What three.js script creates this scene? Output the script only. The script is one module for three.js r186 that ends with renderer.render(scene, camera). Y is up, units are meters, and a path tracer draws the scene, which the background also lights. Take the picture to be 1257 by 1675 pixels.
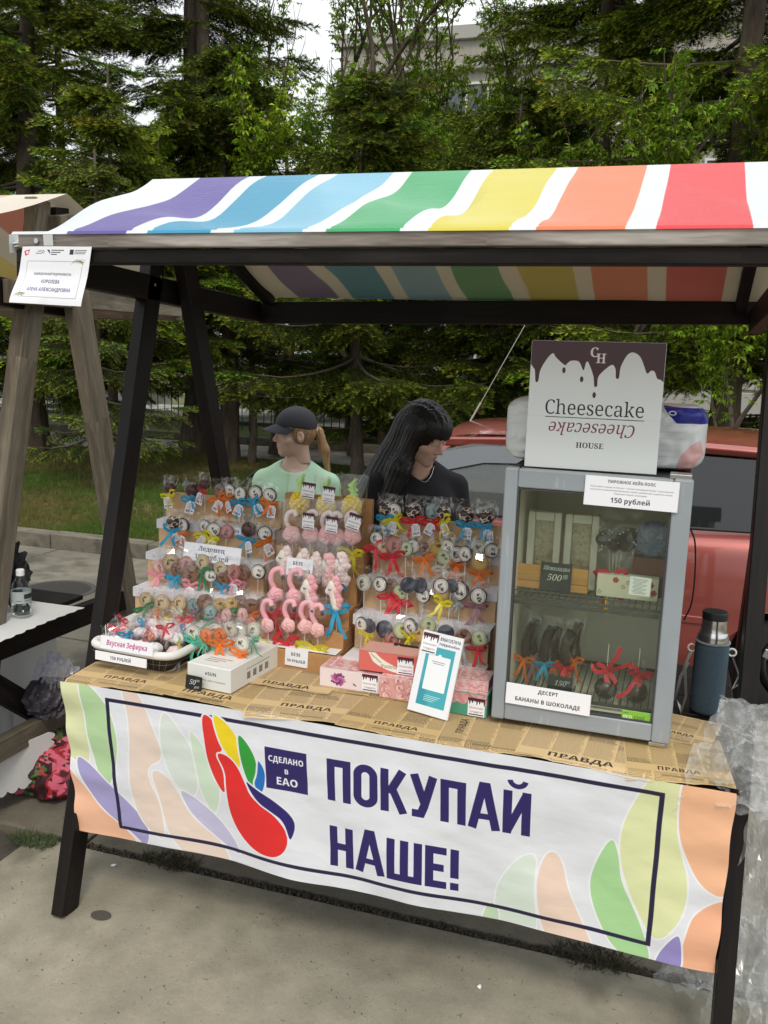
import * as THREE from 'three';
import { RoundedBoxGeometry } from 'three/addons/geometries/RoundedBoxGeometry.js';
import { mergeGeometries, mergeVertices, toCreasedNormals } from 'three/addons/utils/BufferGeometryUtils.js';

// ---------- camera, sky, sun, exposure ----------
const scene = new THREE.Scene();
const camera = new THREE.PerspectiveCamera(58.97, 768 / 1024, 0.05, 400);
camera.position.set(0.7594, 1.8145, 2.2393);
camera.rotation.set(-0.1724, 0.3083, 0.0343, 'YXZ');
const renderer = new THREE.WebGLRenderer({ antialias: true });
renderer.toneMapping = THREE.LinearToneMapping;
renderer.toneMappingExposure = 1.04;
renderer.shadowMap.enabled = true;
{ // overcast sky: bright white cloud, a little brighter towards the zenith
  const w = 64, h = 32, d = new Float32Array(w * h * 4);
  for (let j = 0; j < h; j++) for (let i = 0; i < w; i++) {
    const el = ((j + .5) / h - .5) * Math.PI, s = Math.max(0, Math.sin(el));
    const n = 1 + .05 * Math.sin(i / w * Math.PI * 4 + j * .5) + .04 * Math.sin(i / w * Math.PI * 10 - j * .9);
    const L = (el < 0 ? .75 : .8 + .9 * s) * n, k = (j * w + i) * 4;
    d[k] = L * .965; d[k + 1] = L * 1.0; d[k + 2] = L * 1.03; d[k + 3] = 1;
  }
  const t = new THREE.DataTexture(d, w, h, THREE.RGBAFormat, THREE.FloatType);
  t.mapping = THREE.EquirectangularReflectionMapping; t.magFilter = THREE.LinearFilter; t.minFilter = THREE.LinearFilter; t.needsUpdate = true;
  scene.background = t; scene.environment = t;
}
const sun = new THREE.DirectionalLight(0xfff4e4, 1.5);
sun.position.set(5, 16, 9); sun.target.position.set(0, 0, -2);
sun.castShadow = true; sun.shadow.radius = 26; sun.shadow.mapSize.set(2048, 2048);
Object.assign(sun.shadow.camera, { left: -25, right: 25, top: 25, bottom: -25, near: .5, far: 80 });
scene.add(sun, sun.target);

// ---------- helpers ----------
let seed = 7;
const rnd = () => { seed = (seed + 0x6D2B79F5) | 0; let t = Math.imul(seed ^ (seed >>> 15), 1 | seed); t = (t + Math.imul(t ^ (t >>> 7), 61 | t)) ^ t; return ((t ^ (t >>> 14)) >>> 0) / 4294967296; };
const R = (a, b) => a + (b - a) * rnd(), pick = (a) => a[Math.floor(rnd() * a.length)], V = (x, y, z) => new THREE.Vector3(x, y, z);
const lerp = (a, b, t) => a + (b - a) * t, clamp = (v, a = 0, b = 1) => Math.min(b, Math.max(a, v)), smooth = (a, b, x) => { const t = clamp((x - a) / (b - a)); return t * t * (3 - 2 * t); };
const hash = (x, y, s = 0) => { let h = Math.imul(x | 0, 374761393) ^ Math.imul(y | 0, 668265263) ^ Math.imul(s | 0, 2246822519); h = Math.imul(h ^ (h >>> 13), 1274126177); return ((h ^ (h >>> 16)) >>> 0) / 4294967296; };
function vn(x, y, p = 0, s = 0) { const xi = Math.floor(x), yi = Math.floor(y), f = x - xi, g = y - yi, u = f * f * (3 - 2 * f), v = g * g * (3 - 2 * g), m = (a) => (p ? ((a % p) + p) % p : a); return lerp(lerp(hash(m(xi), m(yi), s), hash(m(xi + 1), m(yi), s), u), lerp(hash(m(xi), m(yi + 1), s), hash(m(xi + 1), m(yi + 1), s), u), v); }
function fbm(x, y, p, o = 4, s = 0) { let a = .5, r = 0, t = 0; for (let i = 0; i < o; i++) { r += a * vn(x, y, p, s + i); t += a; x *= 2; y *= 2; p *= 2; a *= .55; } return r / t; }
const names = new Map();
const numbered = (n) => { const k = names.get(n) || 0; names.set(n, k + 1); return k ? `${n}_${String(k).padStart(3, '0')}` : n; };
function tag(o, label, category, group, kind) { if (label) o.userData.label = label; if (category) o.userData.category = category; if (group) o.userData.group = group; if (kind) o.userData.kind = kind; return o; }
function thing(name, label, category, [x, y, z] = [0, 0, 0], turn = 0, group) { const o = new THREE.Group(); o.name = numbered(name); o.position.set(x, y, z); o.rotation.y = turn; scene.add(o); return tag(o, label, category, group); }
function mesh(name, geo, m, parent) { const o = new THREE.Mesh(geo, m); o.name = parent === scene ? numbered(name) : name; o.castShadow = o.receiveShadow = true; parent.add(o); return o; }
function single(name, geo, m, label, category, group) { return tag(mesh(name, geo, m, scene), label, category, group); }
function struct(name, geo, m) { return tag(mesh(name, geo, m, scene), null, null, null, 'structure'); }
function stdm(c, rough = .8, o = {}) { const m = new THREE.MeshStandardMaterial({ roughness: rough, side: THREE.DoubleSide, ...o }); if (Array.isArray(c)) m.color.setRGB(...c); else m.color.set(c); return m; }
function phys(c, rough = .5, o = {}) { const m = new THREE.MeshPhysicalMaterial({ roughness: rough, side: THREE.DoubleSide, ...o }); if (Array.isArray(c)) m.color.setRGB(...c); else m.color.set(c); return m; }
function dataTex(w, h, fn, srgb = true, rep = [1, 1]) {
  const d = new Uint8Array(w * h * 4);
  for (let j = 0; j < h; j++) for (let i = 0; i < w; i++) { const c = fn(i / w, j / h, i, j), k = (j * w + i) * 4; d[k] = clamp(c[0], 0, 255); d[k + 1] = clamp(c[1], 0, 255); d[k + 2] = clamp(c[2], 0, 255); d[k + 3] = c[3] === undefined ? 255 : c[3]; }
  const t = new THREE.DataTexture(d, w, h); t.wrapS = t.wrapT = THREE.RepeatWrapping; t.magFilter = THREE.LinearFilter; t.minFilter = THREE.LinearMipmapLinearFilter; t.generateMipmaps = true; if (srgb) t.colorSpace = THREE.SRGBColorSpace; t.repeat.set(...rep); t.needsUpdate = true; return t;
}
function canvasTex(w, h, draw) { const c = document.createElement('canvas'); c.width = w; c.height = h; const g = c.getContext('2d'); draw(g, w, h); const t = new THREE.CanvasTexture(c); t.colorSpace = THREE.SRGBColorSpace; t.magFilter = THREE.LinearFilter; return t; }
// uv in metres by the face's main direction
function boxUV(geo, s = 1, swap = false) {
  if (geo.index) geo = geo.toNonIndexed();
  const p = geo.attributes.position, uv = new Float32Array(p.count * 2), a = V(), b = V(), c = V(), n = V();
  for (let i = 0; i < p.count; i += 3) {
    a.fromBufferAttribute(p, i); b.fromBufferAttribute(p, i + 1); c.fromBufferAttribute(p, i + 2);
    n.subVectors(b, a).cross(c.clone().sub(a)); const ax = Math.abs(n.x), ay = Math.abs(n.y), az = Math.abs(n.z);
    [a, b, c].forEach((v, k) => { let u, w; if (ax >= ay && ax >= az) { u = v.z; w = v.y; } else if (ay >= az) { u = v.x; w = v.z; } else { u = v.x; w = v.y; } if (swap) [u, w] = [w, u]; uv[(i + k) * 2] = u * s; uv[(i + k) * 2 + 1] = w * s; });
  }
  geo.setAttribute('uv', new THREE.BufferAttribute(uv, 2)); return geo;
}
const merge = (list) => mergeGeometries(list.map((g) => { let q = g.index ? g.toNonIndexed() : g; for (const k of Object.keys(q.attributes)) if (!['position', 'normal', 'uv'].includes(k)) q.deleteAttribute(k); if (!q.attributes.uv) q.setAttribute('uv', new THREE.BufferAttribute(new Float32Array(q.attributes.position.count * 2), 2)); return q; }));
const rbox = (w, h, d, r = .003, seg = 1) => new RoundedBoxGeometry(w, h, d, seg, Math.min(r, w / 2.01, h / 2.01, d / 2.01));
const boxAt = (x0, x1, y0, y1, z0, z1, r = .003) => rbox(x1 - x0, y1 - y0, z1 - z0, r).translate((x0 + x1) / 2, (y0 + y1) / 2, (z0 + z1) / 2);
// a squared timber from a to b: w across (local x), h deep (local z); grain runs along u
function timber(a, b, w, h, side = V(1, 0, 0), r = .004) {
  const A = V(...a), B = V(...b), L = A.distanceTo(B), y = B.clone().sub(A).normalize(), x = side.clone().addScaledVector(y, -side.dot(y)).normalize(), z = x.clone().cross(y);
  let g = boxUV(rbox(w, L, h, r), 1, true);
  const off = rnd() * 7, uv = g.attributes.uv; for (let i = 0; i < uv.count; i++) { uv.setX(i, uv.getX(i) + off); uv.setY(i, uv.getY(i) + off * .37); }
  return g.applyMatrix4(new THREE.Matrix4().makeBasis(x, y, z).setPosition(A.add(B).multiplyScalar(.5)));
}
// sheet: param grid to geometry
function sheet(nu, nv, fn, uvfn) {
  const pos = [], uv = [], idx = [];
  for (let j = 0; j <= nv; j++) for (let i = 0; i <= nu; i++) { const u = i / nu, v = j / nv, p = fn(u, v); pos.push(p[0], p[1], p[2]); const q = uvfn ? uvfn(u, v) : [u, v]; uv.push(q[0], q[1]); }
  for (let j = 0; j < nv; j++) for (let i = 0; i < nu; i++) { const a = j * (nu + 1) + i, b = a + 1, c = a + nu + 1, d = c + 1; idx.push(a, b, d, a, d, c); }
  const g = new THREE.BufferGeometry(); g.setAttribute('position', new THREE.Float32BufferAttribute(pos, 3)); g.setAttribute('uv', new THREE.Float32BufferAttribute(uv, 2)); g.setIndex(idx); g.computeVertexNormals(); return g;
}
// flat ribbon along points
function strip(pts, w, side) {
  const pos = [], idx = [];
  pts.forEach((p, i) => { const a = pts[Math.max(0, i - 1)], b = pts[Math.min(pts.length - 1, i + 1)], t = V(b[0] - a[0], b[1] - a[1], b[2] - a[2]).normalize(); const s = V(...side).addScaledVector(t, -V(...side).dot(t)).normalize().multiplyScalar(w / 2 * (p[3] === undefined ? 1 : p[3])); pos.push(p[0] - s.x, p[1] - s.y, p[2] - s.z, p[0] + s.x, p[1] + s.y, p[2] + s.z); if (i) { const k = i * 2; idx.push(k - 2, k - 1, k + 1, k - 2, k + 1, k); } });
  const g = new THREE.BufferGeometry(); g.setAttribute('position', new THREE.Float32BufferAttribute(pos, 3)); g.setIndex(idx); g.computeVertexNormals(); return g;
}
const tube = (pts, r, seg = 16, rad = 6) => new THREE.TubeGeometry(new THREE.CatmullRomCurve3(pts.map((p) => V(...p))), seg, r, rad, false);
const lathe = (prof, seg = 24) => new THREE.LatheGeometry(prof.map(([r, y]) => new THREE.Vector2(r, y)), seg);
// tapered limbs as a list of [ax,ay,az,ar,bx,by,bz,br]
function limbGeo(segs, n = 6) {
  const pos = [], nor = [], idx = [], uv = [], y = V(), x = V(), z = V();
  for (const [ax, ay, az, ar, bx, by, bz, br] of segs) {
    y.set(bx - ax, by - ay, bz - az); const L = y.length(); y.normalize(); x.set(Math.abs(y.y) > .9 ? 1 : 0, Math.abs(y.y) > .9 ? 0 : 1, 0).cross(y).normalize(); z.crossVectors(x, y);
    const k = pos.length / 3;
    for (let e = 0; e < 2; e++) for (let i = 0; i <= n; i++) { const t = i / n * Math.PI * 2, c = Math.cos(t), s = Math.sin(t), r = e ? br : ar; pos.push((e ? bx : ax) + (x.x * c + z.x * s) * r, (e ? by : ay) + (x.y * c + z.y * s) * r, (e ? bz : az) + (x.z * c + z.z * s) * r); nor.push(x.x * c + z.x * s, x.y * c + z.y * s, x.z * c + z.z * s); uv.push(i / n * Math.max(ar, .02) * 6, (e ? L : 0) + ay); }
    for (let i = 0; i < n; i++) { const a = k + i, b = a + 1, c = a + n + 1, d = c + 1; idx.push(a, c, b, b, c, d); }
  }
  const g = new THREE.BufferGeometry(); g.setAttribute('position', new THREE.Float32BufferAttribute(pos, 3)); g.setAttribute('normal', new THREE.Float32BufferAttribute(nor, 3)); g.setAttribute('uv', new THREE.Float32BufferAttribute(uv, 2)); g.setIndex(idx); return g;
}
// surface nets of a distance field
function nets(f, lo, hi, h) {
  const n = [0, 1, 2].map((k) => Math.ceil((hi[k] - lo[k]) / h) + 1), F = new Float32Array(n[0] * n[1] * n[2]), at = (i, j, k) => i + n[0] * (j + n[1] * k);
  const B = 4; // far blocks keep the value of their middle
  for (let k = 0; k < n[2]; k += B) for (let j = 0; j < n[1]; j += B) for (let i = 0; i < n[0]; i += B) {
    const m = f(lo[0] + (i + 1.5) * h, lo[1] + (j + 1.5) * h, lo[2] + (k + 1.5) * h), far = Math.abs(m) > h * 5.5;
    for (let c = k; c < Math.min(k + B, n[2]); c++) for (let b = j; b < Math.min(j + B, n[1]); b++) for (let a = i; a < Math.min(i + B, n[0]); a++) F[at(a, b, c)] = far ? m : f(lo[0] + a * h, lo[1] + b * h, lo[2] + c * h);
  }
  const id = new Int32Array(F.length).fill(-1), pos = [], idx = [], C = [[0, 0, 0], [1, 0, 0], [0, 1, 0], [1, 1, 0], [0, 0, 1], [1, 0, 1], [0, 1, 1], [1, 1, 1]], E = [[0, 1], [2, 3], [4, 5], [6, 7], [0, 2], [1, 3], [4, 6], [5, 7], [0, 4], [1, 5], [2, 6], [3, 7]];
  const off = C.map((c) => at(c[0], c[1], c[2])), v = new Float32Array(8);
  for (let k = 0; k < n[2] - 1; k++) for (let j = 0; j < n[1] - 1; j++) for (let i = 0; i < n[0] - 1; i++) {
    const o = at(i, j, k); let neg = 0; for (let e = 0; e < 8; e++) { v[e] = F[o + off[e]]; if (v[e] < 0) neg++; } if (!neg || neg === 8) continue;
    let sx = 0, sy = 0, sz = 0, m = 0; for (const [a, b] of E) if ((v[a] < 0) !== (v[b] < 0)) { const t = v[a] / (v[a] - v[b]); sx += lerp(C[a][0], C[b][0], t); sy += lerp(C[a][1], C[b][1], t); sz += lerp(C[a][2], C[b][2], t); m++; }
    id[at(i, j, k)] = pos.length / 3; pos.push(lo[0] + (i + sx / m) * h, lo[1] + (j + sy / m) * h, lo[2] + (k + sz / m) * h);
  }
  const quad = (a, b, c, d, flip) => { if (a < 0 || b < 0 || c < 0 || d < 0) return; flip ? idx.push(a, c, b, a, d, c) : idx.push(a, b, c, a, c, d); };
  for (let k = 1; k < n[2] - 1; k++) for (let j = 1; j < n[1] - 1; j++) for (let i = 1; i < n[0] - 1; i++) {
    const o = F[at(i, j, k)] < 0;
    if (o !== F[at(i + 1, j, k)] < 0) quad(id[at(i, j - 1, k - 1)], id[at(i, j, k - 1)], id[at(i, j, k)], id[at(i, j - 1, k)], !o);
    if (o !== F[at(i, j + 1, k)] < 0) quad(id[at(i - 1, j, k - 1)], id[at(i - 1, j, k)], id[at(i, j, k)], id[at(i, j, k - 1)], !o);
    if (o !== F[at(i, j, k + 1)] < 0) quad(id[at(i - 1, j - 1, k)], id[at(i, j - 1, k)], id[at(i, j, k)], id[at(i - 1, j, k)], !o);
  }
  const g = new THREE.BufferGeometry(); g.setAttribute('position', new THREE.Float32BufferAttribute(pos, 3)); g.setIndex(idx); g.computeVertexNormals(); return g;
}
const cap = (x, y, z, a, b, ra, rb) => { const bx = b[0] - a[0], by = b[1] - a[1], bz = b[2] - a[2], px = x - a[0], py = y - a[1], pz = z - a[2], t = clamp((px * bx + py * by + pz * bz) / (bx * bx + by * by + bz * bz)); return Math.hypot(px - bx * t, py - by * t, pz - bz * t) - lerp(ra, rb, t); };
const ell = (x, y, z, c, r) => { const a = (x - c[0]) / r[0], b = (y - c[1]) / r[1], d = (z - c[2]) / r[2], k = Math.hypot(a, b, d); return (k - 1) * Math.min(...r) ; };
const smin = (a, b, k) => { const h = clamp(.5 + .5 * (b - a) / k); return lerp(b, a, h) - k * h * (1 - h); };

// ---------- materials ----------
const grain = (dark, lite, seedv, wear = 0) => dataTex(512, 512, (u, v) => {
  const w = fbm(u * 4, v * 4, 4, 3, seedv), g = fbm(u * 3 + w * .6, v * 46 + w * 2, 0, 4, seedv + 9), f = vn(u * 24, v * 256, 256, seedv + 20), k = vn(u * 6, v * 6, 6, seedv + 31), t = clamp(g * .8 + f * .25 - .1), wr = wear ? smooth(.62, .8, k * .6 + g * .4) * wear : 0;
  return [0, 1, 2].map((i) => lerp(dark[i], lite[i], t) + wr * (110 - dark[i] * .4));
});
const M = {};
{
  const bump = dataTex(256, 256, (u, v) => { const g = fbm(u * 3, v * 60, 0, 4, 77) * 255; return [g, g, g]; }, false);
  M.woodDark = phys(0xffffff, .6, { specularIntensity: .4, map: grain([14, 11, 10], [44, 37, 33], 3, .1), bumpMap: bump, bumpScale: .0012 });
  M.woodBlack = phys(0xffffff, .46, { specularIntensity: .5, map: grain([12, 9, 8], [36, 28, 25], 5, .07), bumpMap: bump, bumpScale: .0012 });
  M.woodWeather = stdm(0xffffff, .8, { map: grain([88, 80, 74], [188, 180, 170], 8, .3), bumpMap: bump, bumpScale: .002 });
  M.woodGrey = stdm(0xffffff, .85, { map: grain([74, 67, 56], [150, 140, 122], 13, .12), bumpMap: bump, bumpScale: .002 });
  M.kraft = stdm(0xffffff, .9, { map: dataTex(256, 256, (u, v) => { const n = fbm(u * 8, v * 8, 8, 4, 41), f = vn(u * 128, v * 32, 128, 2); return [196 + n * 22 + f * 8, 162 + n * 20 + f * 8, 122 + n * 18 + f * 8]; }, true, [4, 4]) });
  M.carton = stdm(0xffffff, .85, { map: dataTex(256, 256, (u, v) => { const n = fbm(u * 6, v * 6, 6, 4, 43), f = vn(u * 16, v * 128, 128, 2); return [166 + n * 24 + f * 8, 122 + n * 22 + f * 8, 76 + n * 20 + f * 8]; }, true, [3, 3]) });
  M.paper = stdm([.82, .82, .84], .75);
  M.whiteBox = stdm([.78, .78, .76], .6);
  M.cello = phys([.99, .99, .99], .07, { transmission: 1, thickness: 0, ior: 1.6 });
  M.metal = stdm([.62, .62, .61], .25, { metalness: 1 });
  M.chrome = stdm([.7, .69, .66], .18, { metalness: 1 });
  M.black = stdm([.012, .012, .013], .5);
  M.blackBoard = stdm([.02, .021, .022], .7);
}
// ---------- the setting: ground, pavement, lawn, road ----------
{
  const conc = (base, seedv, n = 1024) => dataTex(n, n, (u, v) => {
    const a = fbm(u * 3, v * 3, 3, 5, seedv), b = fbm(u * 24, v * 24, 24, 4, seedv + 5), f = hash(u * 4096, v * 4096, seedv), pit = vn(u * 190, v * 190, 190, seedv + 8), st = smooth(.6, .78, fbm(u * 6, v * 6, 6, 5, seedv + 13));
    let m = 1 + (a - .5) * .5 + (b - .5) * .24 + (f - .5) * .14 - st * .2; if (pit > .945) m *= .78; if (pit < .03) m *= 1.15;
    return [base[0] * m, base[1] * m, base[2] * (m - .01)];
  });
  const cb = dataTex(512, 512, (u, v) => { const k = (fbm(u * 30, v * 30, 30, 4, 91) * .6 + vn(u * 180, v * 180, 180, 3) * .4) * 255; return [k, k, k]; }, false);
  const plane = (x0, x1, z0, z1, y, s) => sheet(1, 1, (u, v) => [lerp(x0, x1, u), y, lerp(z1, z0, v)], (u, v) => [lerp(x0, x1, u) * s, lerp(z1, z0, v) * s]);
  const slabM = stdm(0xffffff, .92, { map: conc([128, 123, 109], 11), bumpMap: cb, bumpScale: .0022 });
  const plazaM = stdm(0xffffff, .92, { map: conc([112, 107, 95], 17, 640), bumpMap: cb, bumpScale: .002 });
  const asphalt = stdm(0xffffff, .75, { map: conc([78, 74, 66], 23, 512), bumpMap: cb, bumpScale: .003 });
  const roadM = stdm(0xffffff, .9, { map: conc([150, 146, 138], 29, 512) });
  const earth = stdm(0xffffff, 1, { map: conc([66, 58, 44], 37, 512), bumpMap: cb, bumpScale: .008 });
  const lawnM = stdm(0xffffff, 1, { map: dataTex(512, 512, (u, v) => { const a = smooth(.42, .62, fbm(u * 5, v * 5, 5, 5, 51)), n = .8 + .5 * vn(u * 200, v * 200, 200, 4); return [lerp(66, 92, a) * n, lerp(82, 80, a) * n, lerp(30, 48, a) * n]; }) });
  struct('ground', plane(-150, 150, -150, 60, -.06, .5), earth);
  // the pavement slab in front, with a worn rounded arris
  const slab = (name, x0, x1, z0, z1, m, y = 0) => struct(name, boxUV(boxAt(x0, x1, y - .14, y, z0, z1, .012), .5), m);
  slab('pavement_slab', -1.395, 2.6, -.352, 3.4, slabM);
  slab('pavement_slab', 2.615, 6.6, -.352, 3.4, slabM);
  slab('pavement_slab', -1.395, 6.6, 3.412, 8, slabM);
  struct('asphalt', plane(-12, -1.4, -.36, 8, -.028, .6), asphalt);
  const xs = [-12, -8.2, -4.7, -1.19, 2.3, 5.8, 9.3];
  const zs = [-.385, -2.35, -4.42];
  for (let j = 0; j < 2; j++) for (let i = 0; i < 6; i++) slab('plaza_slab', xs[i] + .006 + j * .3, xs[i + 1] - .006 + j * .3, zs[j + 1] + .006, zs[j] - (j ? .006 : 0), plazaM);
  const kerbM = stdm(0xffffff, .9, { map: conc([108, 103, 90], 43, 512), bumpMap: cb, bumpScale: .003 });
  const kerb = struct('lawn_kerb', boxUV(boxAt(-14, 9.5, -.1, .0, -4.56, -4.45, .01), 1), kerbM);
  for (let x = -13.5; x < 9; x += 1.0) mesh('kerb_stone', boxUV(boxAt(x + .004, x + .994, -.02, .13 + R(-.004, .004), -4.58 + R(-.006, .006), -4.43 + R(-.004, .004), .012), 1), kerbM, kerb);
  struct('lawn', sheet(60, 20, (u, v) => { const x = lerp(-22, 9, u), z = lerp(-4.585, -10.9, v); return [x, .07 + .05 * fbm(x * .5 + 50, z * .5 + 50, 0, 3, 6) , z]; }, (u, v) => [lerp(-22, 9, u) * .25, lerp(-4.585, -10.9, v) * .25]), lawnM);
  struct('road', plane(-40, 30, -13.4, -10.95, .02, .4), roadM);
  struct('kerb', boxUV(boxAt(-40, 30, 0, .17, -13.6, -13.42, .015), 1), kerbM);
  struct('far_lawn', sheet(40, 12, (u, v) => { const x = lerp(-40, 30, u), z = lerp(-13.6, -29, v); return [x, .08 + .1 * fbm(x * .3 + 50, z * .3 + 50, 0, 3, 8), z]; }, (u, v) => [u * 14, v * 4]), lawnM);
  struct('parking_road', plane(-45, -6, -20.5, -16.4, .2, .4), roadM);
  // blades of grass
  const bl = []; for (let k = 0; k < 7; k++) { const a = R(0, 6.28), r = R(0, .03), h = R(.035, .1), l = R(-.03, .03), w = .0035; const c = Math.cos(a), s = Math.sin(a); bl.push(c * r - s * w, 0, s * r + c * w, c * r + s * w, 0, s * r - c * w, c * (r + l), h, s * (r + l)); }
  const bg = new THREE.BufferGeometry(); bg.setAttribute('position', new THREE.Float32BufferAttribute(bl, 3)); bg.computeVertexNormals();
  const N = 62000, gm = new THREE.InstancedMesh(bg, phys([1, 1, 1], .9, { transmission: .25, thickness: 0, specularIntensity: .2 }), N), m4 = new THREE.Matrix4(), q = new THREE.Quaternion(), col = new THREE.Color();
  gm.name = 'grass'; let n = 0;
  while (n < N) {
    const x = R(-13, 3.5), z = -4.6 - Math.pow(rnd(), 1.4) * 6.2; if (x > z * -.28 + 1.8) continue;
    const pat = fbm(x * .9 + 30, z * .9 + 30, 0, 4, 71); if (pat < R(.26, .52)) { if (rnd() < .75) continue; }
    const dry = smooth(.4, .66, fbm(x * .7 + 9, z * .7 + 60, 0, 3, 15)) * .8 + R(-.2, .2);
    q.setFromAxisAngle(V(0, 1, 0), R(0, 6.28)); const s = R(.5, 1.15); m4.compose(V(x, .07 + .05 * fbm(x * .5 + 50, z * .5 + 50, 0, 3, 6) - .003, z), q, V(s, s * R(.5, 1), s)); gm.setMatrixAt(n, m4);
    const b = R(.75, 1.2); col.setRGB(lerp(.085, .18, clamp(dry)) * b, lerp(.15, .15, clamp(dry)) * b, lerp(.025, .055, clamp(dry)) * b); gm.setColorAt(n, col); n++;
  }
  gm.castShadow = gm.receiveShadow = true; scene.add(tag(gm, 'short patchy green and dry brown grass of the lawn', 'grass', null, 'stuff'));
  // dirt filled cracks in the concrete
  const crackM = stdm([.045, .04, .032], 1);
  for (const [x, z, L, a, n] of [[-4.6, -3.3, 2.6, .25, 30], [-1.5, -2.4, 1.7, 1.1, 22], [.2, .9, 1.5, -.35, 26], [-1.1, 1.3, 1.1, .9, 20]]) { const pts = []; let px = x, pz = z, d = a; for (let i = 0; i <= n; i++) { pts.push([px, .0032, pz, .4 + rnd()]); d += R(-.35, .35); d = lerp(d, a, .3); px += Math.cos(d) * L / n; pz += Math.sin(d) * L / n; } struct('pavement_crack', strip(pts, .0045, [0, 0, 1]), crackM); }
  // manhole cover on the plaza
  const mh = thing('manhole_cover', 'round dark metal cover set in the concrete behind the wooden frames', 'manhole cover', [-3.52, 0, -3.26]);
  mesh('rim', lathe([[.24, 0], [.24, .007], [.275, .007], [.28, 0]], 32), stdm([.06, .055, .05], .7), mh);
  mesh('lid', lathe([[0, .006], [.232, .006], [.236, .002]], 32), stdm([.045, .042, .038], .6, { metalness: .3 }), mh);
}
// ---------- the office block behind the trees ----------
{
  const panel = stdm(0xffffff, .9, { map: dataTex(512, 512, (u, v) => { const a = fbm(u * 5, v * 5, 5, 5, 61), s = fbm(u * 40, v * 3, 0, 3, 63); const m = .88 + a * .2 + (s - .5) * .16; return [158 * m, 154 * m, 142 * m]; }, true, [.25, .25]) }), trimM = stdm([.36, .35, .32], .9), pane = phys([.05, .06, .07], .08, { metalness: 0, clearcoat: 1 }), frameM = stdm([.6, .6, .58], .6);
  const b = thing('office_block', 'grey panel office block with cornice behind the trees', 'building', [-1, 0, -30.5]);
  const W0 = -10.9, W1 = 16;
  mesh('wall', boxUV(boxAt(W0, W1, 0, 12.6, -9, 0, .02), 1), panel, b);
  mesh('parapet', boxUV(boxAt(W0 - .15, W1 + .15, 12.6, 13.05, -9.15, .18, .02), 1), trimM, b);
  mesh('cornice', boxUV(boxAt(W0 - .1, W1 + .1, 11.6, 11.8, .005, .25, .02), 1), trimM, b);
  mesh('plinth', boxUV(boxAt(W0, W1, 0, .95, .005, .12, .02), 1), trimM, b);
  for (let f = 0; f < 4; f++) { const y0 = 1.35 + f * 2.75; mesh('string_course', boxUV(boxAt(W0, W1, y0 - .3, y0 - .2, .005, .08, .01), 1), trimM, b);
    for (let i = 0; i < 9; i++) { const x = W0 + 1 + i * 2.95; const w = mesh('window', merge([boxAt(x, x + 1.6, y0, y0 + .08, .003, .1), boxAt(x, x + 1.6, y0 + 1.52, y0 + 1.6, .003, .1), boxAt(x, x + .08, y0 + .08, y0 + 1.52, .003, .1), boxAt(x + 1.52, x + 1.6, y0 + .08, y0 + 1.52, .003, .1), boxAt(x + .76, x + .84, y0 + .08, y0 + 1.52, .003, .09), boxAt(x - .05, x + 1.65, y0 - .06, y0 - .002, .003, .2)]), frameM, b); mesh('pane', boxAt(x + .08, x + 1.52, y0 + .08, y0 + 1.52, .01, .03, .001), pane, w); } }
  // railings in front of it
  const iron = stdm([.03, .03, .03], .6);
  const fe = thing('iron_fence', 'low black iron railing on the far verge below the spruces', 'fence', [-6, .1, -15.2]);
  mesh('rail', boxAt(-9, 8, .78, .82, -.02, .02), iron, fe); mesh('rail', boxAt(-9, 8, .14, .18, -.02, .02), iron, fe);
  for (let x = -9; x <= 8; x += .17) mesh('bar', new THREE.CylinderGeometry(.011, .011, .9, 5).translate(x, .45, 0), iron, fe);
}
// ---------- trees ----------
const bark = stdm(0xffffff, .95, { map: dataTex(256, 256, (u, v) => { const n = fbm(u * 10, v * 3, 0, 5, 81), c = smooth(.35, .6, vn(u * 18 + n * 3, v * 5, 0, 83)); return [62 + n * 40 + c * 14, 54 + n * 36 + c * 12, 46 + n * 30 + c * 10]; }), bumpMap: dataTex(256, 256, (u, v) => { const k = fbm(u * 14, v * 4, 0, 5, 82) * 255; return [k, k, k]; }, false), bumpScale: .02 });
const twigGeo = (() => { // a flat spray of needles, old needles dark, this year's tips light
  const P = [], C = [], add = (x, y, z, dx, dy, dz, L, w, t) => { const s = V(dx, dy, dz).cross(V(R(-1, 1), R(-1, 1), R(-1, 1))).normalize().multiplyScalar(w); P.push(x - s.x, y - s.y, z - s.z, x + s.x, y + s.y, z + s.z, x + dx * L, y + dy * L, z + dz * L); const c = [lerp(.55, 2.3, t), lerp(.58, 2.2, t), lerp(.6, 1.3, t)]; C.push(...c, ...c, ...c); };
  const shoot = (x0, z0, ang, L, n, y0) => { for (let i = 0; i < n; i++) { const t = (i + .5) / n, x = x0 + Math.cos(ang) * L * t, z = z0 + Math.sin(ang) * L * t, y = y0 - .1 * L * t * t * 2; for (let k = 0; k < 3; k++) { const a = ang + (k - 1) * .75 + R(-.25, .25); add(x, y, z, Math.cos(a), k === 1 ? R(.3, .9) : R(-.35, .35), Math.sin(a), R(.075, .12), .0125, smooth(.62, 1, t)); } } };
  shoot(0, 0, 0, 1, 20, 0); for (let i = 0; i < 8; i++) { const x = .1 + i * .1, s = i % 2 ? 1 : -1; shoot(x, 0, s * .85, .42 - i * .03, 8, -.01); }
  const g = new THREE.BufferGeometry(); g.setAttribute('position', new THREE.Float32BufferAttribute(P, 3)); g.setAttribute('color', new THREE.Float32BufferAttribute(C, 3)); g.computeVertexNormals(); return g;
})();
const needleM = phys([1, 1, 1], .8, { vertexColors: true, transmission: .22, thickness: 0, specularIntensity: .15 });
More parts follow.
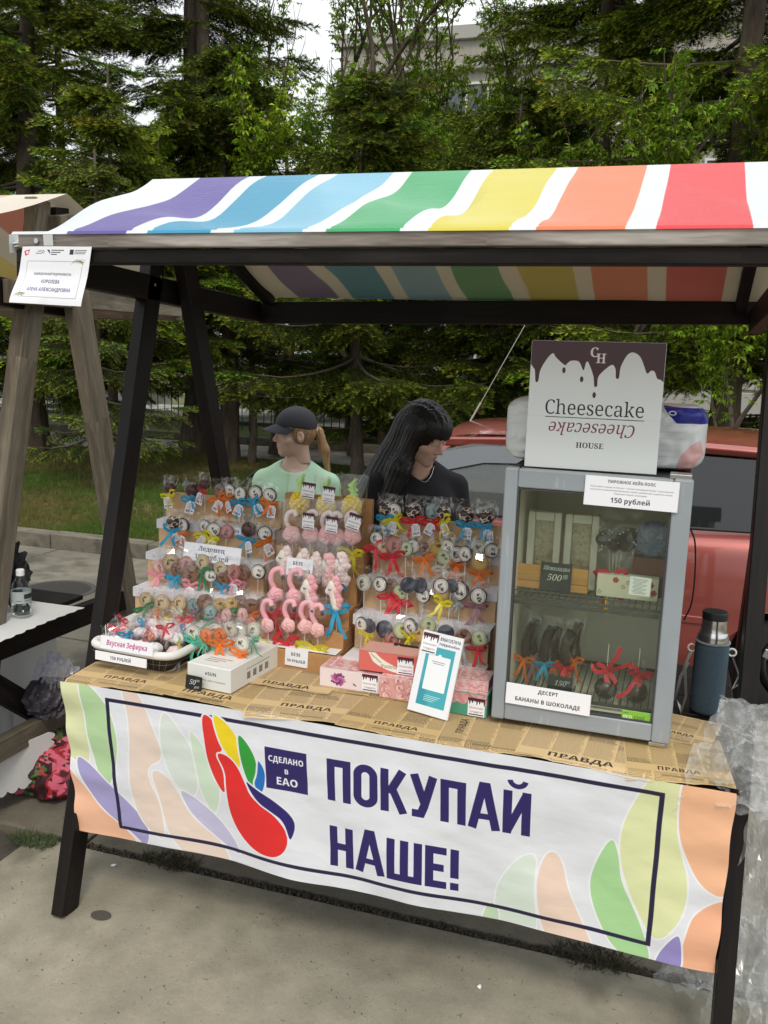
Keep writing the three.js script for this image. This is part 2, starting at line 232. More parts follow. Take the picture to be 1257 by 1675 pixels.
function foliage(geo, mat, list, parent) { const im = new THREE.InstancedMesh(geo, mat, list.length), c = new THREE.Color(); list.forEach(([m, col], i) => { im.setMatrixAt(i, m); im.setColorAt(i, c.setRGB(...col)); }); im.name = 'crown'; im.castShadow = im.receiveShadow = true; im.userData.kind = 'stuff'; parent.add(im); return im; }
const basis = (dir, up, s, p) => { const x = dir.clone().normalize(), z = x.clone().cross(up).normalize(), y = z.clone().cross(x); return new THREE.Matrix4().makeBasis(x.multiplyScalar(s), y.multiplyScalar(s), z.multiplyScalar(s)).setPosition(p); };
function spruce(label, x, z, h, r, o = {}) {
  const { y0 = 1.4, dens = 1, tint = [.05, .078, .026], top = 99, tr = h * .0135, lean = 0, twig = [.34, .6], fork = false } = o;
  const t = thing('spruce_tree', label, 'tree', [x, .05, z], 0, 'spruces behind the stalls'), segs = [], tw = [];
  const ax = (y) => [lean * y + .06 * Math.sin(y * .7 + x), .06 * Math.cos(y * .9 + z)];
  for (let i = 0; i < 14; i++) { const a = h * i / 14, b = h * (i + 1) / 14, p = ax(a), q = ax(b); segs.push([p[0], a, p[1], tr * (1 - i / 14) + .015, q[0], b, q[1], tr * (1 - (i + 1) / 14) + .012]); if (fork && a > 2) segs.push([p[0] + .25 * smooth(2, 5, a), a, p[1] + .12, tr * .8 * (1 - i / 14) + .015, q[0] + .25 * smooth(2, 5, b), b, q[1] + .12, tr * .8 * (1 - (i + 1) / 14) + .012]); }
  segs[0][3] *= 1.35;
  for (let y = y0; y < Math.min(h * .98, top); y += .3 + .12 * rnd()) {
    const f = (y - y0) / (h - y0), L0 = r * Math.pow(1 - f, .75) * (f < .08 ? .8 : 1), nb = Math.round(R(4, 6.4));
    for (let k = 0; k < nb; k++) {
      const az = R(0, 6.283), L = L0 * R(.62, 1.12), p = ax(y), droop = lerp(.34, -.28, f) * R(.7, 1.3), n = 7; let pr = V(p[0], y + R(-.1, .1), p[1]), d = V(Math.cos(az), 0, Math.sin(az)), br = Math.max(.01, .012 * L + .006);
      for (let i = 1; i <= n; i++) {
        const s = i / n, c = V(pr.x, pr.y, pr.z).addScaledVector(d, L / n); c.y -= L / n * droop * (1.5 - 1.9 * s) + R(-.012, .012); c.x += R(-.02, .02); c.z += R(-.02, .02);
        segs.push([pr.x, pr.y, pr.z, br * (1.05 - .9 * (s - 1 / n)), c.x, c.y, c.z, br * (1.05 - .9 * s)]);
        if (s > .2) { const m = Math.max(1, Math.round(L / n / .1 * dens)); for (let e = 0; e < m; e++) for (const sd of [-1, 1]) {
          const q = pr.clone().lerp(c, (e + rnd()) / m), a2 = az + sd * R(.45, 1.15), dir = V(Math.cos(a2), R(-.75, -.05) - droop * .4, Math.sin(a2)), sc = R(...twig) * (1.1 - .35 * s), b = R(.65, 1.45);
          tw.push([basis(dir, V(R(-.3, .3), 1, R(-.3, .3)), sc, q), [tint[0] * b * R(.85, 1.2), tint[1] * b, tint[2] * b]]); } }
        if (i === n) for (let e = -1; e < 2; e++) { const a2 = az + e * .4; tw.push([basis(V(Math.cos(a2), -.05 + R(-.2, .2), Math.sin(a2)), V(0, 1, 0), R(...twig), c), tint.map((v) => v * R(1, 1.5))]); }
        pr = c;
      }
    }
  }
  mesh('trunk', limbGeo(segs), bark, t); foliage(twigGeo, needleM, tw, t);
  return tw.length;
}
const leafGeo = (() => { const P = [], I = []; for (let k = 0; k < 9; k++) { const a = k * 2.4 + R(-.4, .4), t = k / 9, L = R(.32, .5), d = V(Math.cos(a), R(-.9, .1), Math.sin(a)).normalize(), s = d.clone().cross(V(R(-.4, .4), 1, R(-.4, .4))).normalize().multiplyScalar(L * .24), o = V(t * .55 - .2, -t * .1, R(-.12, .12)), m = o.clone().addScaledVector(d, L * .5), e = o.clone().addScaledVector(d, L), n = P.length / 3; m.y += .03; e.y -= .05; P.push(o.x, o.y, o.z, m.x - s.x, m.y - s.y, m.z - s.z, e.x, e.y, e.z, m.x + s.x, m.y + s.y, m.z + s.z); I.push(n, n + 1, n + 2, n, n + 2, n + 3); } const g = new THREE.BufferGeometry(); g.setAttribute('position', new THREE.Float32BufferAttribute(P, 3)); g.setIndex(I); g.computeVertexNormals(); return g.toNonIndexed(); })();
const leafM = phys([1, 1, 1], .65, { transmission: .4, thickness: 0, specularIntensity: .25 });
function broadleaf(name, label, x, z, h, o = {}) {
  const { dir = [0, 1, 0], r0 = .1, spread = .55, depth = 5, leaf = 1, size = .2, tint = [.13, .19, .03], len = .3, minLeafY = 0, group = 'broadleaf trees among the spruces', bark2 = bark, ratio = .76, leafGap = .16 } = o;
  const t = thing(name, label, 'tree', [x, .05, z], 0, group), segs = [], lv = [];
  const grow = (p, d, L, r, k) => {
    const n = 4; let a = p.clone();
    for (let i = 1; i <= n; i++) { d.add(V(R(-.14, .14), R(-.06, .16), R(-.14, .14))).normalize(); const b = a.clone().addScaledVector(d, L / n), ra = r * (1 - .35 * (i - 1) / n), rb = r * (1 - .35 * i / n); segs.push([a.x, a.y, a.z, ra, b.x, b.y, b.z, rb]);
      if (k <= 2 && a.y > minLeafY) { const m = L / n / leafGap * leaf; for (let e = 0; e < m; e++) if (rnd() < m) { const q = a.clone().lerp(b, rnd()).add(V(R(-.12, .12), R(-.12, .12), R(-.12, .12))); const an = R(0, 6.28), bb = R(.6, 1.4); lv.push([basis(V(Math.cos(an), R(-.7, .3), Math.sin(an)), V(R(-.4, .4), 1, R(-.4, .4)), size * R(.6, 1.3), q), [tint[0] * bb * R(.85, 1.15), tint[1] * bb, tint[2] * bb]]); } }
      if (i < n && k > 0 && i > 1 && rnd() < .75) { const a2 = R(0, 6.28), d2 = d.clone().add(V(Math.cos(a2) * spread * 1.3, R(-.1, .4), Math.sin(a2) * spread * 1.3)).normalize(); grow(b.clone(), d2, L * ratio * R(.7, 1), rb * .55, k - 1); }
      a = b; }
    if (k > 0) for (let e = 0; e < 2; e++) { const a2 = R(0, 6.28), d2 = d.clone().add(V(Math.cos(a2) * spread, R(0, .3), Math.sin(a2) * spread)).normalize(); grow(a.clone(), d2, L * ratio * R(.8, 1.1), r * .62, k - 1); }
  };
  grow(V(0, 0, 0), V(...dir).normalize(), h * len, r0, depth);
  mesh('trunk', limbGeo(segs, 5), bark2, t); if (lv.length) foliage(leafGeo, leafM, lv, t); return lv.length;
}
{
  let c = 0;
  const dk = [.088, .118, .02], md = [.118, .158, .024], lt = [.15, .205, .028];
  c += spruce('tall dark spruce with a forked trunk rising behind the striped canopy', -6.75, -11, 15, 2.2, { fork: true, tr: .2, y0: 2.1, top: 10.5, tint: dk });
  c += spruce('dark spruce whose boughs hang behind the weathered wooden frame', -8.8, -9.6, 13, 2.7, { y0: 1.5, top: 9.5, tint: md });
  c += spruce('spruce at the edge of the lawn beyond the parked white car', -12.2, -11, 14, 3.2, { top: 10.5, tint: dk });
  c += spruce('broad spruce with light green tips behind the fridge', 1.25, -9.4, 14, 3.0, { y0: 2.0, top: 9, tint: lt, tr: .2 });
  c += spruce('broad spruce with light tips behind the orange canopy stripe', -.55, -11.2, 13, 2.35, { y0: 1.9, top: 9.5, tint: md });
  c += spruce('spruce with drooping boughs behind the green canopy stripe', -2.2, -14.4, 6.6, 1.7, { y0: 1.4, tint: md });
  c += spruce('spruce on the far verge beside the iron railing', -5.2, -15.6, 6.4, 1.9, { y0: 1.2, tint: dk });
  c += spruce('far spruce in front of the office block', -7.2, -19, 6.6, 2.1, { y0: .8, tint: dk });
  c += spruce('far spruce behind the forked one', -9.4, -17.5, 7.2, 2.4, { y0: 1.0, tint: dk });
  c += spruce('far spruce shading the parked white car', -12.4, -15.2, 12, 3.0, { top: 10.5, y0: 2.3, tint: dk });
  c += spruce('spruce behind the second post of the striped stall', 3.0, -11.0, 14, 3.0, { top: 9, tint: md });
  c += spruce('young pale green spruce beside the weathered stall roof', -5.95, -7.2, 4.0, 1.15, { y0: .7, tint: [.13, .165, .045], twig: [.22, .36], tr: .045 });
  c += spruce('slim spruce with a bare lower trunk on the lawn', -6.35, -8.1, 5.2, 1.3, { y0: 1.7, tr: .06, tint: md });
  c += spruce('spruce whose thick bare trunk stands on the lawn', -5.8, -10.2, 6.2, 1.9, { y0: 1.9, tr: .15, tint: dk });
  c += spruce('dark spruce behind the woman in black', -3.3, -9.2, 5.4, 1.9, { y0: 1.4, tr: .08, tint: dk });
  c += spruce('dark spruce filling the gap under the canopy', -1.6, -10.4, 5.2, 2.0, { y0: 1.2, tr: .08, tint: dk });
  c += spruce('low spruce on the far verge behind the girl in the cap', -4.6, -12.9 - 1.2, 4.2, 1.7, { y0: .6, tr: .06, tint: dk });
  let l = 0;
  l += broadleaf('broadleaf_tree', 'yellow green young leaved tree in front of the forked spruce', -5.35, -10.2, 6.0, { tint: [0.292, 0.413, 0.026], depth: 4, r0: .07, size: .2, leafGap: .07, len: .34 });
  l += broadleaf('broadleaf_tree', 'fresh green tree in front of the office block wall', -4.6, -12.6, 6.6, { tint: [0.238, 0.366, 0.026], depth: 5, r0: .09, size: .2, leafGap: .085, len: .28 });
  l += broadleaf('broadleaf_tree', 'bright leafy young tree behind the red car', 1.1, -6.6, 3.9, { tint: [0.259, 0.389, 0.026], depth: 4, r0: .04, size: .14, leafGap: .05, len: .3, minLeafY: .9 });
  l += broadleaf('broadleaf_tree', 'leafy tree between the two light tipped spruces', .1, -8.8, 5.6, { tint: [0.216, 0.330, 0.026], depth: 4, r0: .06, size: .18, leafGap: .08, len: .34 });
  l += broadleaf('broadleaf_tree', 'bushy green tree behind the yellow canopy stripe', -1.7, -12.2, 6.2, { tint: [0.205, 0.319, 0.026], depth: 4, r0: .07, size: .2, leafGap: .08, len: .32 });
  l += broadleaf('broadleaf_tree', 'tall yellow green tree hiding most of the office block', -4.0, -13.6, 8.6, { tint: [0.270, 0.389, 0.026], depth: 5, r0: .09, size: .2, leafGap: .1, len: .27 });
  l += broadleaf('broadleaf_tree', 'green tree before the office block windows', -5.5, -14.8, 8.2, { tint: [0.216, 0.342, 0.026], depth: 5, r0: .09, size: .2, leafGap: .1, len: .26 });
  l += broadleaf('elm_tree', 'thin branched elm with sparse leaves against the white sky', -5.75, -11.9, 10.5, { tint: [0.216, 0.330, 0.026], depth: 5, r0: .12, size: .2, len: .36, leaf: .45, leafGap: .12, spread: .5, dir: [.14, 1, 0], ratio: .7, minLeafY: 5 });
  l += broadleaf('elm_tree', 'bare limbed elm leaning in front of the office block cornice', -3.3, -14.2, 10.5, { tint: [0.216, 0.330, 0.026], depth: 5, r0: .1, size: .2, len: .36, leaf: .45, leafGap: .12, spread: .5, dir: [-.12, 1, 0], ratio: .7, minLeafY: 4 });
  console.log('twigs', c, 'leaf sprays', l);
}
// ---------- the striped market stall ----------
const stripeCols = [[-.809, -.629, '#4d3c8e'], [-.567, -.386, '#0a87aa'], [-.322, -.138, '#6dabc4'], [-.077, .108, '#1f9653'], [.176, .364, '#c6ba2a'], [.425, .618, '#dd7342'], [.682, .876, '#d22a30']];
const cloth = (white, k, mixc) => canvasTex(2048, 64, (g, w, h) => { g.fillStyle = white; g.fillRect(0, 0, w, h); const X = (x) => (x + 1.06) / 2.2 * w; for (const [a, b, c] of stripeCols) { g.fillStyle = c; g.fillRect(X(a), 0, X(b) - X(a), h); } if (mixc) { g.globalAlpha = k; g.fillStyle = mixc; g.fillRect(0, 0, w, h); } });
const weave = dataTex(256, 256, (u, v) => { const k = (fbm(u * 6, v * 6, 6, 4, 101) * .7 + vn(u * 90, v * 90, 90, 102) * .3) * 255; return [k, k, k]; }, false, [3, 3]);
const tarpTop = phys(0xffffff, .42, { map: cloth('#d0d6d7'), transmission: .18, thickness: 0, bumpMap: weave, bumpScale: .002 });
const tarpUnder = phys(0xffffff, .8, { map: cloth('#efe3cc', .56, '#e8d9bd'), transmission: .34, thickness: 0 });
function canopyGeo(x0, x1, front, dy) { // front or rear slope, slack between eave and ridge
  const n = 120, m = 22;
  return sheet(n, m, (u, v) => {
    const x = lerp(x0, x1, u), t = v; let y, z;
    if (front) { y = lerp(2.095, 2.357, t); z = lerp(.142, -.558, t); } else { y = lerp(2.357, 2.035, t); z = lerp(-.558, -1.405, t); }
    const slack = Math.sin(Math.PI * t), w = fbm(x * 2.2 + 20, t * 2 + (front ? 3 : 9), 0, 3, 111) - .5;
    y += -slack * .022 + slack * w * .035 + slack * (.02 * Math.sin(x * 8 + t * 6) * (x < .2 ? 1 : .3) + .004 * Math.sin(x * 31 + t * 9 + 2 * Math.sin(x * 5))) + dy;
    if (front) { const lip = smooth(.05, 0, t); y -= lip * .012; }
    if (front && x < -.86) y -= smooth(-.86, -.985, x) * .02 * (1 - t);
    return [x, y, z];
  }, (u, v) => [(lerp(x0, x1, u) + 1.06) / 2.2, v]);
}
const stall = thing('market_stall', 'dark timber market stall with a rainbow striped canopy', 'market stall');
{
  const s = stall, D = M.woodDark, K = M.woodBlack;
  for (const x of [-.99, 1.0]) {
    mesh('front_leg', timber([x, 0, .005], [x, 2.26, -.6], .045, .085), K, s); for (const y of [.76, 2.02, 2.05]) mesh('screw', new THREE.CylinderGeometry(.006, .006, .004, 8).rotateZ(Math.PI / 2).translate(x + (x < 0 ? .0245 : -.0245), y, .005 - y * .2677 + (y > 2.03 ? -.02 : .01)), M.metal, s);
    mesh('rear_leg', timber([x + .052, 0, -1.39], [x + .052, 2.25, -.63], .045, .085), K, s);
    mesh('table_bearer', timber([x - .05 * Math.sign(x), .735, -.04], [x - .05 * Math.sign(x), .735, -1.22], .045, .09, V(1, 0, 0)), D, s);
    mesh('side_beam', timber([x + .0, 2.035, .1], [x + .0, 1.975, -1.36], .045, .085, V(1, 0, 0)), K, s);
    mesh('rafter', timber([x - .055 * Math.sign(x), 2.045, .1], [x - .055 * Math.sign(x), 2.325, -.56], .04, .04), D, s);
    mesh('rafter', timber([x - .055 * Math.sign(x), 2.325, -.575], [x - .055 * Math.sign(x), 2.02, -1.38], .04, .04), D, s);
  }
  mesh('ridge_beam', timber([-.97, 2.305, -.558], [1.05, 2.315, -.558], .05, .05, V(0, 0, 1)), D, s);
  mesh('front_beam', timber([-.985, 2.0425, .108], [1.06, 2.0445, .108], .05, .037, V(0, 0, 1)), D, s);
  const fb = mesh('front_batten', timber([-.968, 2.081, .128], [1.06, 2.083, .128], .032, .036, V(0, 0, 1)), M.woodWeather, s);
  mesh('bolt', new THREE.CylinderGeometry(.007, .007, .006, 10).rotateX(Math.PI / 2).translate(-.905, 2.081, .147), M.metal, fb);
  mesh('rear_beam', timber([-.985, 1.972, -1.40], [1.1, 2.014, -1.40], .05, .09, V(0, 0, 1)), K, s);
  mesh('bracket', boxAt(-.963, -.958, 1.93, 2.0, -.78, -.74, .001), M.metal, s);
  // canopy
  const c = mesh('canopy', canopyGeo(-.99, 1.08, true, .012), tarpTop, s); mesh('rear_slope', canopyGeo(-.99, 1.08, false, .012), tarpTop, c);
  mesh('added_underside', canopyGeo(-.985, 1.075, true, .004), tarpUnder, c); mesh('added_rear_underside', canopyGeo(-.985, 1.075, false, .004), tarpUnder, c);  // added under-sheet, no real lining: muted cream stripes imitate the cloth seen from below
  mesh('corner_flap', sheet(10, 6, (u, v) => [-.993 + .004 * Math.sin(u * 7), lerp(2.098 + u * .02, 2.05 + u * .035, v), lerp(.148, -.05, u)], (u, v) => [.002, .5]), tarpTop, c);
  mesh('eave_fold', sheet(60, 2, (u, v) => [lerp(-.985, 1.08, u), lerp(2.106, 2.098, v), lerp(.142, .149, v)], (u, v) => [(lerp(-.985, 1.08, u) + 1.06) / 2.2, 0]), tarpTop, c);
  // table boards, painted black
  for (let i = 0; i < 6; i++) mesh('table_board', timber([-.975, .7855, -.08 - i * .155], [1.0, .7855, -.08 - i * .155], .15, .02, V(0, 0, 1), .003), M.woodBlack, s);
  mesh('table_edge', timber([-.975, .74, -.02], [.973, .74, -.02], .022, .07, V(0, 0, 1), .003), M.woodBlack, s);
  mesh('lower_rail', timber([-.96, .34, -1.27], [1.02, .34, -1.27], .04, .09, V(0, 0, 1)), D, s);
  mesh('banner_batten', timber([-.96, .3, -.083], [1.0, .3, -.083], .02, .03, V(0, 0, 1)), D, s);
}
// ---------- vinyl banner on the table front ----------
{
  const navy = '#2b2063', tex = canvasTex(2048, 576, (g, w, h) => {
    g.fillStyle = '#e6e8ee'; g.fillRect(0, 0, w, h);
    const blob = (pts, fill, line = '#f3f4f7', lw = 5) => { g.beginPath(); const n = pts.length, mid = (a, b) => [(a[0] + b[0]) / 2, (a[1] + b[1]) / 2]; let s = mid(pts[n - 1], pts[0]); g.moveTo(...s); for (let i = 0; i < n; i++) { const e = mid(pts[i], pts[(i + 1) % n]); g.quadraticCurveTo(...pts[i], ...e); } g.closePath(); g.fillStyle = fill; g.fill(); if (lw) { g.lineWidth = lw; g.strokeStyle = line; g.stroke(); } };
    // pale leaves, left
    blob([[-60, -40], [70, -40], [80, 96], [82, 200], [77, 310], [20, 300], [-60, 260]], '#dfe3b4');
    blob([[60, -40], [155, 35], [195, 134], [196, 225], [150, 390], [98, 313], [82, 211], [73, 98]], '#b9d9a6');
    blob([[-60, 250], [19, 350], [92, 459], [180, 520], [250, 600], [-60, 620]], '#f3bd9d');
    blob([[10, 265], [87, 300], [162, 372], [258, 460], [285, 529], [258, 600], [224, 553], [130, 487], [55, 416]], '#aaa2d2');
    blob([[215, -40], [282, -20], [323, 90], [358, 184], [349, 240], [301, 262], [300, 320], [333, 396], [345, 560], [275, 520], [227, 418], [225, 277], [247, 125]], '#ecd8ca');
    blob([[364, 30], [426, 95], [480, 196], [475, 340], [427, 370], [367, 272], [350, 172]], '#dde6de');
    blob([[455, 80], [508, 145], [544, 238], [560, 315], [522, 430], [483, 341], [470, 230]], '#d5e8d0');
    blob([[300, 265], [370, 284], [404, 357], [442, 444], [528, 484], [590, 610], [409, 600], [345, 513], [333, 396]], '#ecd8ca');
    blob([[395, 325], [460, 357], [533, 412], [594, 481], [615, 550], [569, 528], [495, 479], [432, 422]], '#c9c4e2');
    // pale leaves, right
    blob([[1848, -40], [1925, -40], [1914, 90], [1923, 193], [1965, 313], [1950, 430], [1885, 530], [1815, 399], [1775, 286], [1768, 189], [1790, 97]], '#e3e7b2');
    blob([[1915, -50], [2080, -50], [2060, 128], [2070, 340], [1983, 310], [1925, 192], [1910, 90]], '#f5bd96');
    blob([[1985, 380], [2080, 310], [2090, 640], [1950, 640], [1960, 444]], '#f4b692');
    blob([[1940, 455], [1960, 499], [1965, 610], [1870, 610]], '#9a8fcb');
    blob([[1751, 195], [1775, 258], [1783, 337], [1824, 419], [1866, 514], [1885, 600], [1790, 590], [1734, 508], [1692, 389], [1713, 282]], '#addb9c');
    blob([[1583, 285], [1622, 310], [1641, 404], [1683, 500], [1740, 620], [1586, 620], [1552, 469], [1553, 361]], '#f0d5c4');
    blob([[1508, 320], [1556, 310], [1545, 427], [1572, 620], [1437, 610], [1430, 467], [1463, 385]], '#dfeadf'); blob([[1421, 495], [1450, 542], [1448, 610], [1385, 600]], '#c8e2c0');
    // frame
    g.strokeStyle = '#231f3f'; g.lineWidth = 13; g.lineJoin = 'miter'; g.strokeRect(169, 41, 1700, 486);
    // hand mark
    blob([[503, 28], [545, 40], [572, 112], [578, 155], [552, 172], [585, 253], [572, 325], [538, 272], [516, 209], [510, 133]], '#e2332c', '#e9eaf0', 6);
    blob([[536, 20], [588, 45], [625, 87], [636, 133], [634, 222], [600, 180], [565, 134]], '#f0d51f', '#e9eaf0', 6);
    blob([[624, 72], [667, 112], [692, 166], [690, 221], [668, 280], [642, 224], [630, 155]], '#2f9e3b', '#e9eaf0', 6);
    blob([[692, 150], [718, 194], [716, 249], [700, 290], [670, 256], [687, 215]], '#1f6fc0', '#e9eaf0', 6);
    blob([[545, 165], [581, 160], [618, 188], [646, 252], [667, 308], [740, 350], [786, 404], [784, 470], [740, 515], [672, 514], [612, 466], [578, 389], [574, 287], [575, 231]], '#e62a2c', '#e9eaf0', 6);
    blob([[636, 235], [682, 268], [752, 304], [805, 345], [815, 385], [790, 450], [772, 372], [728, 345], [677, 316]], '#2a1f6e', '#e9eaf0', 6);
    // small box
    g.fillStyle = navy; g.fillRect(718, 110, 138, 146); g.fillStyle = '#f2f2f6'; g.textAlign = 'center'; g.font = 'bold 28px sans-serif'; g.fillText('СДЕЛАНО', 787, 158, 118); g.font = 'bold 24px sans-serif'; g.fillText('В', 787, 196); g.font = 'bold 38px sans-serif'; g.fillText('ЕАО', 787, 238, 76);
    // big condensed letters
    g.strokeStyle = g.fillStyle = navy; const LW = 25; g.lineWidth = LW; g.lineCap = 'butt';
    const P = (...pts) => { g.beginPath(); pts.forEach((p, i) => (i ? g.lineTo(...p) : g.moveTo(...p))); g.stroke(); };
    const letter = (ch, x, y, W, H) => { const l = x + LW / 2, r = x + W - LW / 2, t = y + LW / 2, b = y + H - LW / 2, cx = x + W / 2, B = y + H;
      if (ch === 'П') P([l, B], [l, t], [r, t], [r, B]);
      if (ch === 'О') { g.beginPath(); g.roundRect(l, t, r - l, b - t, 26); g.stroke(); }
      if (ch === 'К') { P([l, y], [l, B]); P([r, y], [l + 14, y + H * .56]); P([l + 24, y + H * .45], [r + 2, B]); }
      if (ch === 'У') { P([l, y], [cx + 2, y + H * .66]); P([r, y], [cx + 1, y + H * .74], [cx - 8, b], [x + 6, b]); }
      if (ch === 'А') { P([l - 3, B], [cx - 5, y], [cx + 5, y], [r + 3, B]); g.lineWidth = 20; P([l + 10, y + H * .7], [r - 10, y + H * .7]); g.lineWidth = LW; }
      if (ch === 'Й' || ch === 'И') { P([l, y], [l, B]); P([r, y], [r, B]); g.lineWidth = 22; P([l + 2, B - 10], [r - 2, y + 10]); g.lineWidth = LW; }
      if (ch === 'Й') { g.lineWidth = 15; g.beginPath(); g.arc(cx, y - 38, 22, .15, Math.PI - .15); g.stroke(); g.lineWidth = LW; }
      if (ch === 'Н') { P([l, y], [l, B]); P([r, y], [r, B]); P([l, y + H / 2], [r, y + H / 2]); }
      if (ch === 'Ш') { P([l, y], [l, b], [r, b], [r, y]); P([cx, y], [cx, b]); }
      if (ch === 'Е') { P([x + W, t], [l, t], [l, b], [x + W, b]); P([l, y + H / 2], [x + W - 8, y + H / 2]); }
      if (ch === '!') { P([cx, y], [cx, y + H * .7]); P([cx, y + H * .82], [cx, B]); } };
    let x = 921; for (const [c, w2] of [['П', 75], ['О', 75], ['К', 80], ['У', 82], ['П', 75], ['А', 88], ['Й', 78]]) { letter(c, x, 112, w2, 146); x += w2 + 9; }
    x = 924; for (const [c, w2] of [['Н', 76], ['А', 90], ['Ш', 108], ['Е', 64], ['!', 30]]) { letter(c, x, 350, w2, 146); x += w2 + 9; }
  });
  const bm = dataTex(512, 256, (u, v) => { const k = clamp(.5 + (fbm(u * 20, v * 9, 0, 4, 131) - .5) * .9 + (vn(u * 60, v * 14, 0, 132) - .5) * .25) * 255; return [k, k, k]; }, false);
  const m = phys(0xffffff, .48, { map: tex, bumpMap: bm, bumpScale: .0025, clearcoat: .08, clearcoatRoughness: .4 });
  const g = sheet(160, 40, (u, v) => { // v 0 at the top
    const edge = Math.pow(Math.abs(u - .5) * 2, 8), pinch = edge * .004 * Math.sin(v * 24 + (u < .5 ? 0 : 1)), wave = .008 * Math.sin(u * 13 + v * 2) * v + .006 * Math.sin(u * 31 - v * 4) * v * v + .012 * (fbm(u * 9 + 3, v * 4, 0, 3, 133) - .5);
    return [lerp(-.974, .974, u) + edge * .002 * Math.sin(v * 19), lerp(.792, .262, v) - .006 * Math.sin(u * Math.PI * 7) * v * .5, lerp(.012, -.058, v) + wave + pinch];
  }, (u, v) => [u, 1 - v]);
  single('vinyl_banner', g, m, 'white vinyl banner with a coloured hand mark hung along the table front', 'banner');
}
// ---------- the name sheet on the stall's corner ----------
{
  const tex = canvasTex(768, 512, (g, w, h) => {
    g.fillStyle = '#f0f1f6'; g.fillRect(0, 0, w, h); g.strokeStyle = '#4a4c58'; g.lineWidth = 3; g.strokeRect(90, 130, 600, 320);
    g.fillStyle = '#2e3040'; g.textAlign = 'center'; g.font = 'bold 28px sans-serif'; g.fillText('ИНДИВИДУАЛЬНЫЙ ПРЕДПРИНИМАТЕЛЬ', 390, 252, 400);
    g.fillStyle = '#3a4270'; g.font = 'bold 46px sans-serif'; g.fillText('КОРОЛЕВА', 390, 325, 190); g.fillText('АЛЕНА АЛЕКСАНДРОВНА', 390, 396, 450);
    g.fillStyle = '#d4434e'; g.beginPath(); g.moveTo(30, 40); g.lineTo(100, 25); g.lineTo(92, 70); g.lineTo(50, 84); g.closePath(); g.fill(); g.fillStyle = '#f0f1f6'; g.fillRect(56, 42, 30, 22);
    g.fillStyle = '#333'; g.textAlign = 'left'; g.font = 'bold 20px sans-serif'; g.fillText('мой', 200, 48); g.fillText('бизнес', 180, 68); g.beginPath(); g.arc(262, 48, 12, 0, 7); g.lineWidth = 5; g.strokeStyle = '#333'; g.stroke();
    g.beginPath(); g.moveTo(300, 30); g.lineTo(330, 30); g.lineTo(345, 70); g.closePath(); g.fill(); for (let i = 0; i < 3; i++) { g.fillRect(350, 30 + i * 18, 130 - i * 34, 8); g.fillRect(590, 30 + i * 14, 130 - i * 8, 6); } g.fillRect(540, 26, 40, 44);
    g.strokeStyle = '#7d7a3c'; g.lineWidth = 3; for (let i = 0; i < 26; i++) { const left = i % 2, cx = left ? 90 : 640, cy = left ? 430 : 130; g.beginPath(); g.moveTo(cx - 70 + i * 5, cy + 26 - (i * 7) % 30); g.quadraticCurveTo(cx + (i * 13) % 50 - 20, cy - 40 + (i * 11) % 30, cx + 20 + (i * 17) % 60, cy + (i * 5) % 34 - 10); g.stroke(); }
  });
  const g = sheet(20, 14, (u, v) => { const x = lerp(-.948, -.735, u), cur = smooth(.4, 1, v); return [x - v * .03 + cur * .0, lerp(2.066, 1.918, v) - u * v * .006, .15 + .018 * cur * (u < .5 ? 1.4 - u : .6) + .006 * Math.sin(u * 5)]; }, (u, v) => [u, 1 - v]);
  const o = thing('name_sheet', 'white printed name sheet taped to the corner of the dark front beam', 'paper sign');
  mesh('sheet', g, stdm(0xffffff, .5, { map: tex }), o);
  mesh('tape', sheet(3, 3, (u, v) => [-.883 + u * .03 + v * .004, lerp(2.097, 2.068, v), .1485 + .003 * v], null), phys([.7, .7, .68], .3, { transmission: .3, thickness: 0 }), o);
}
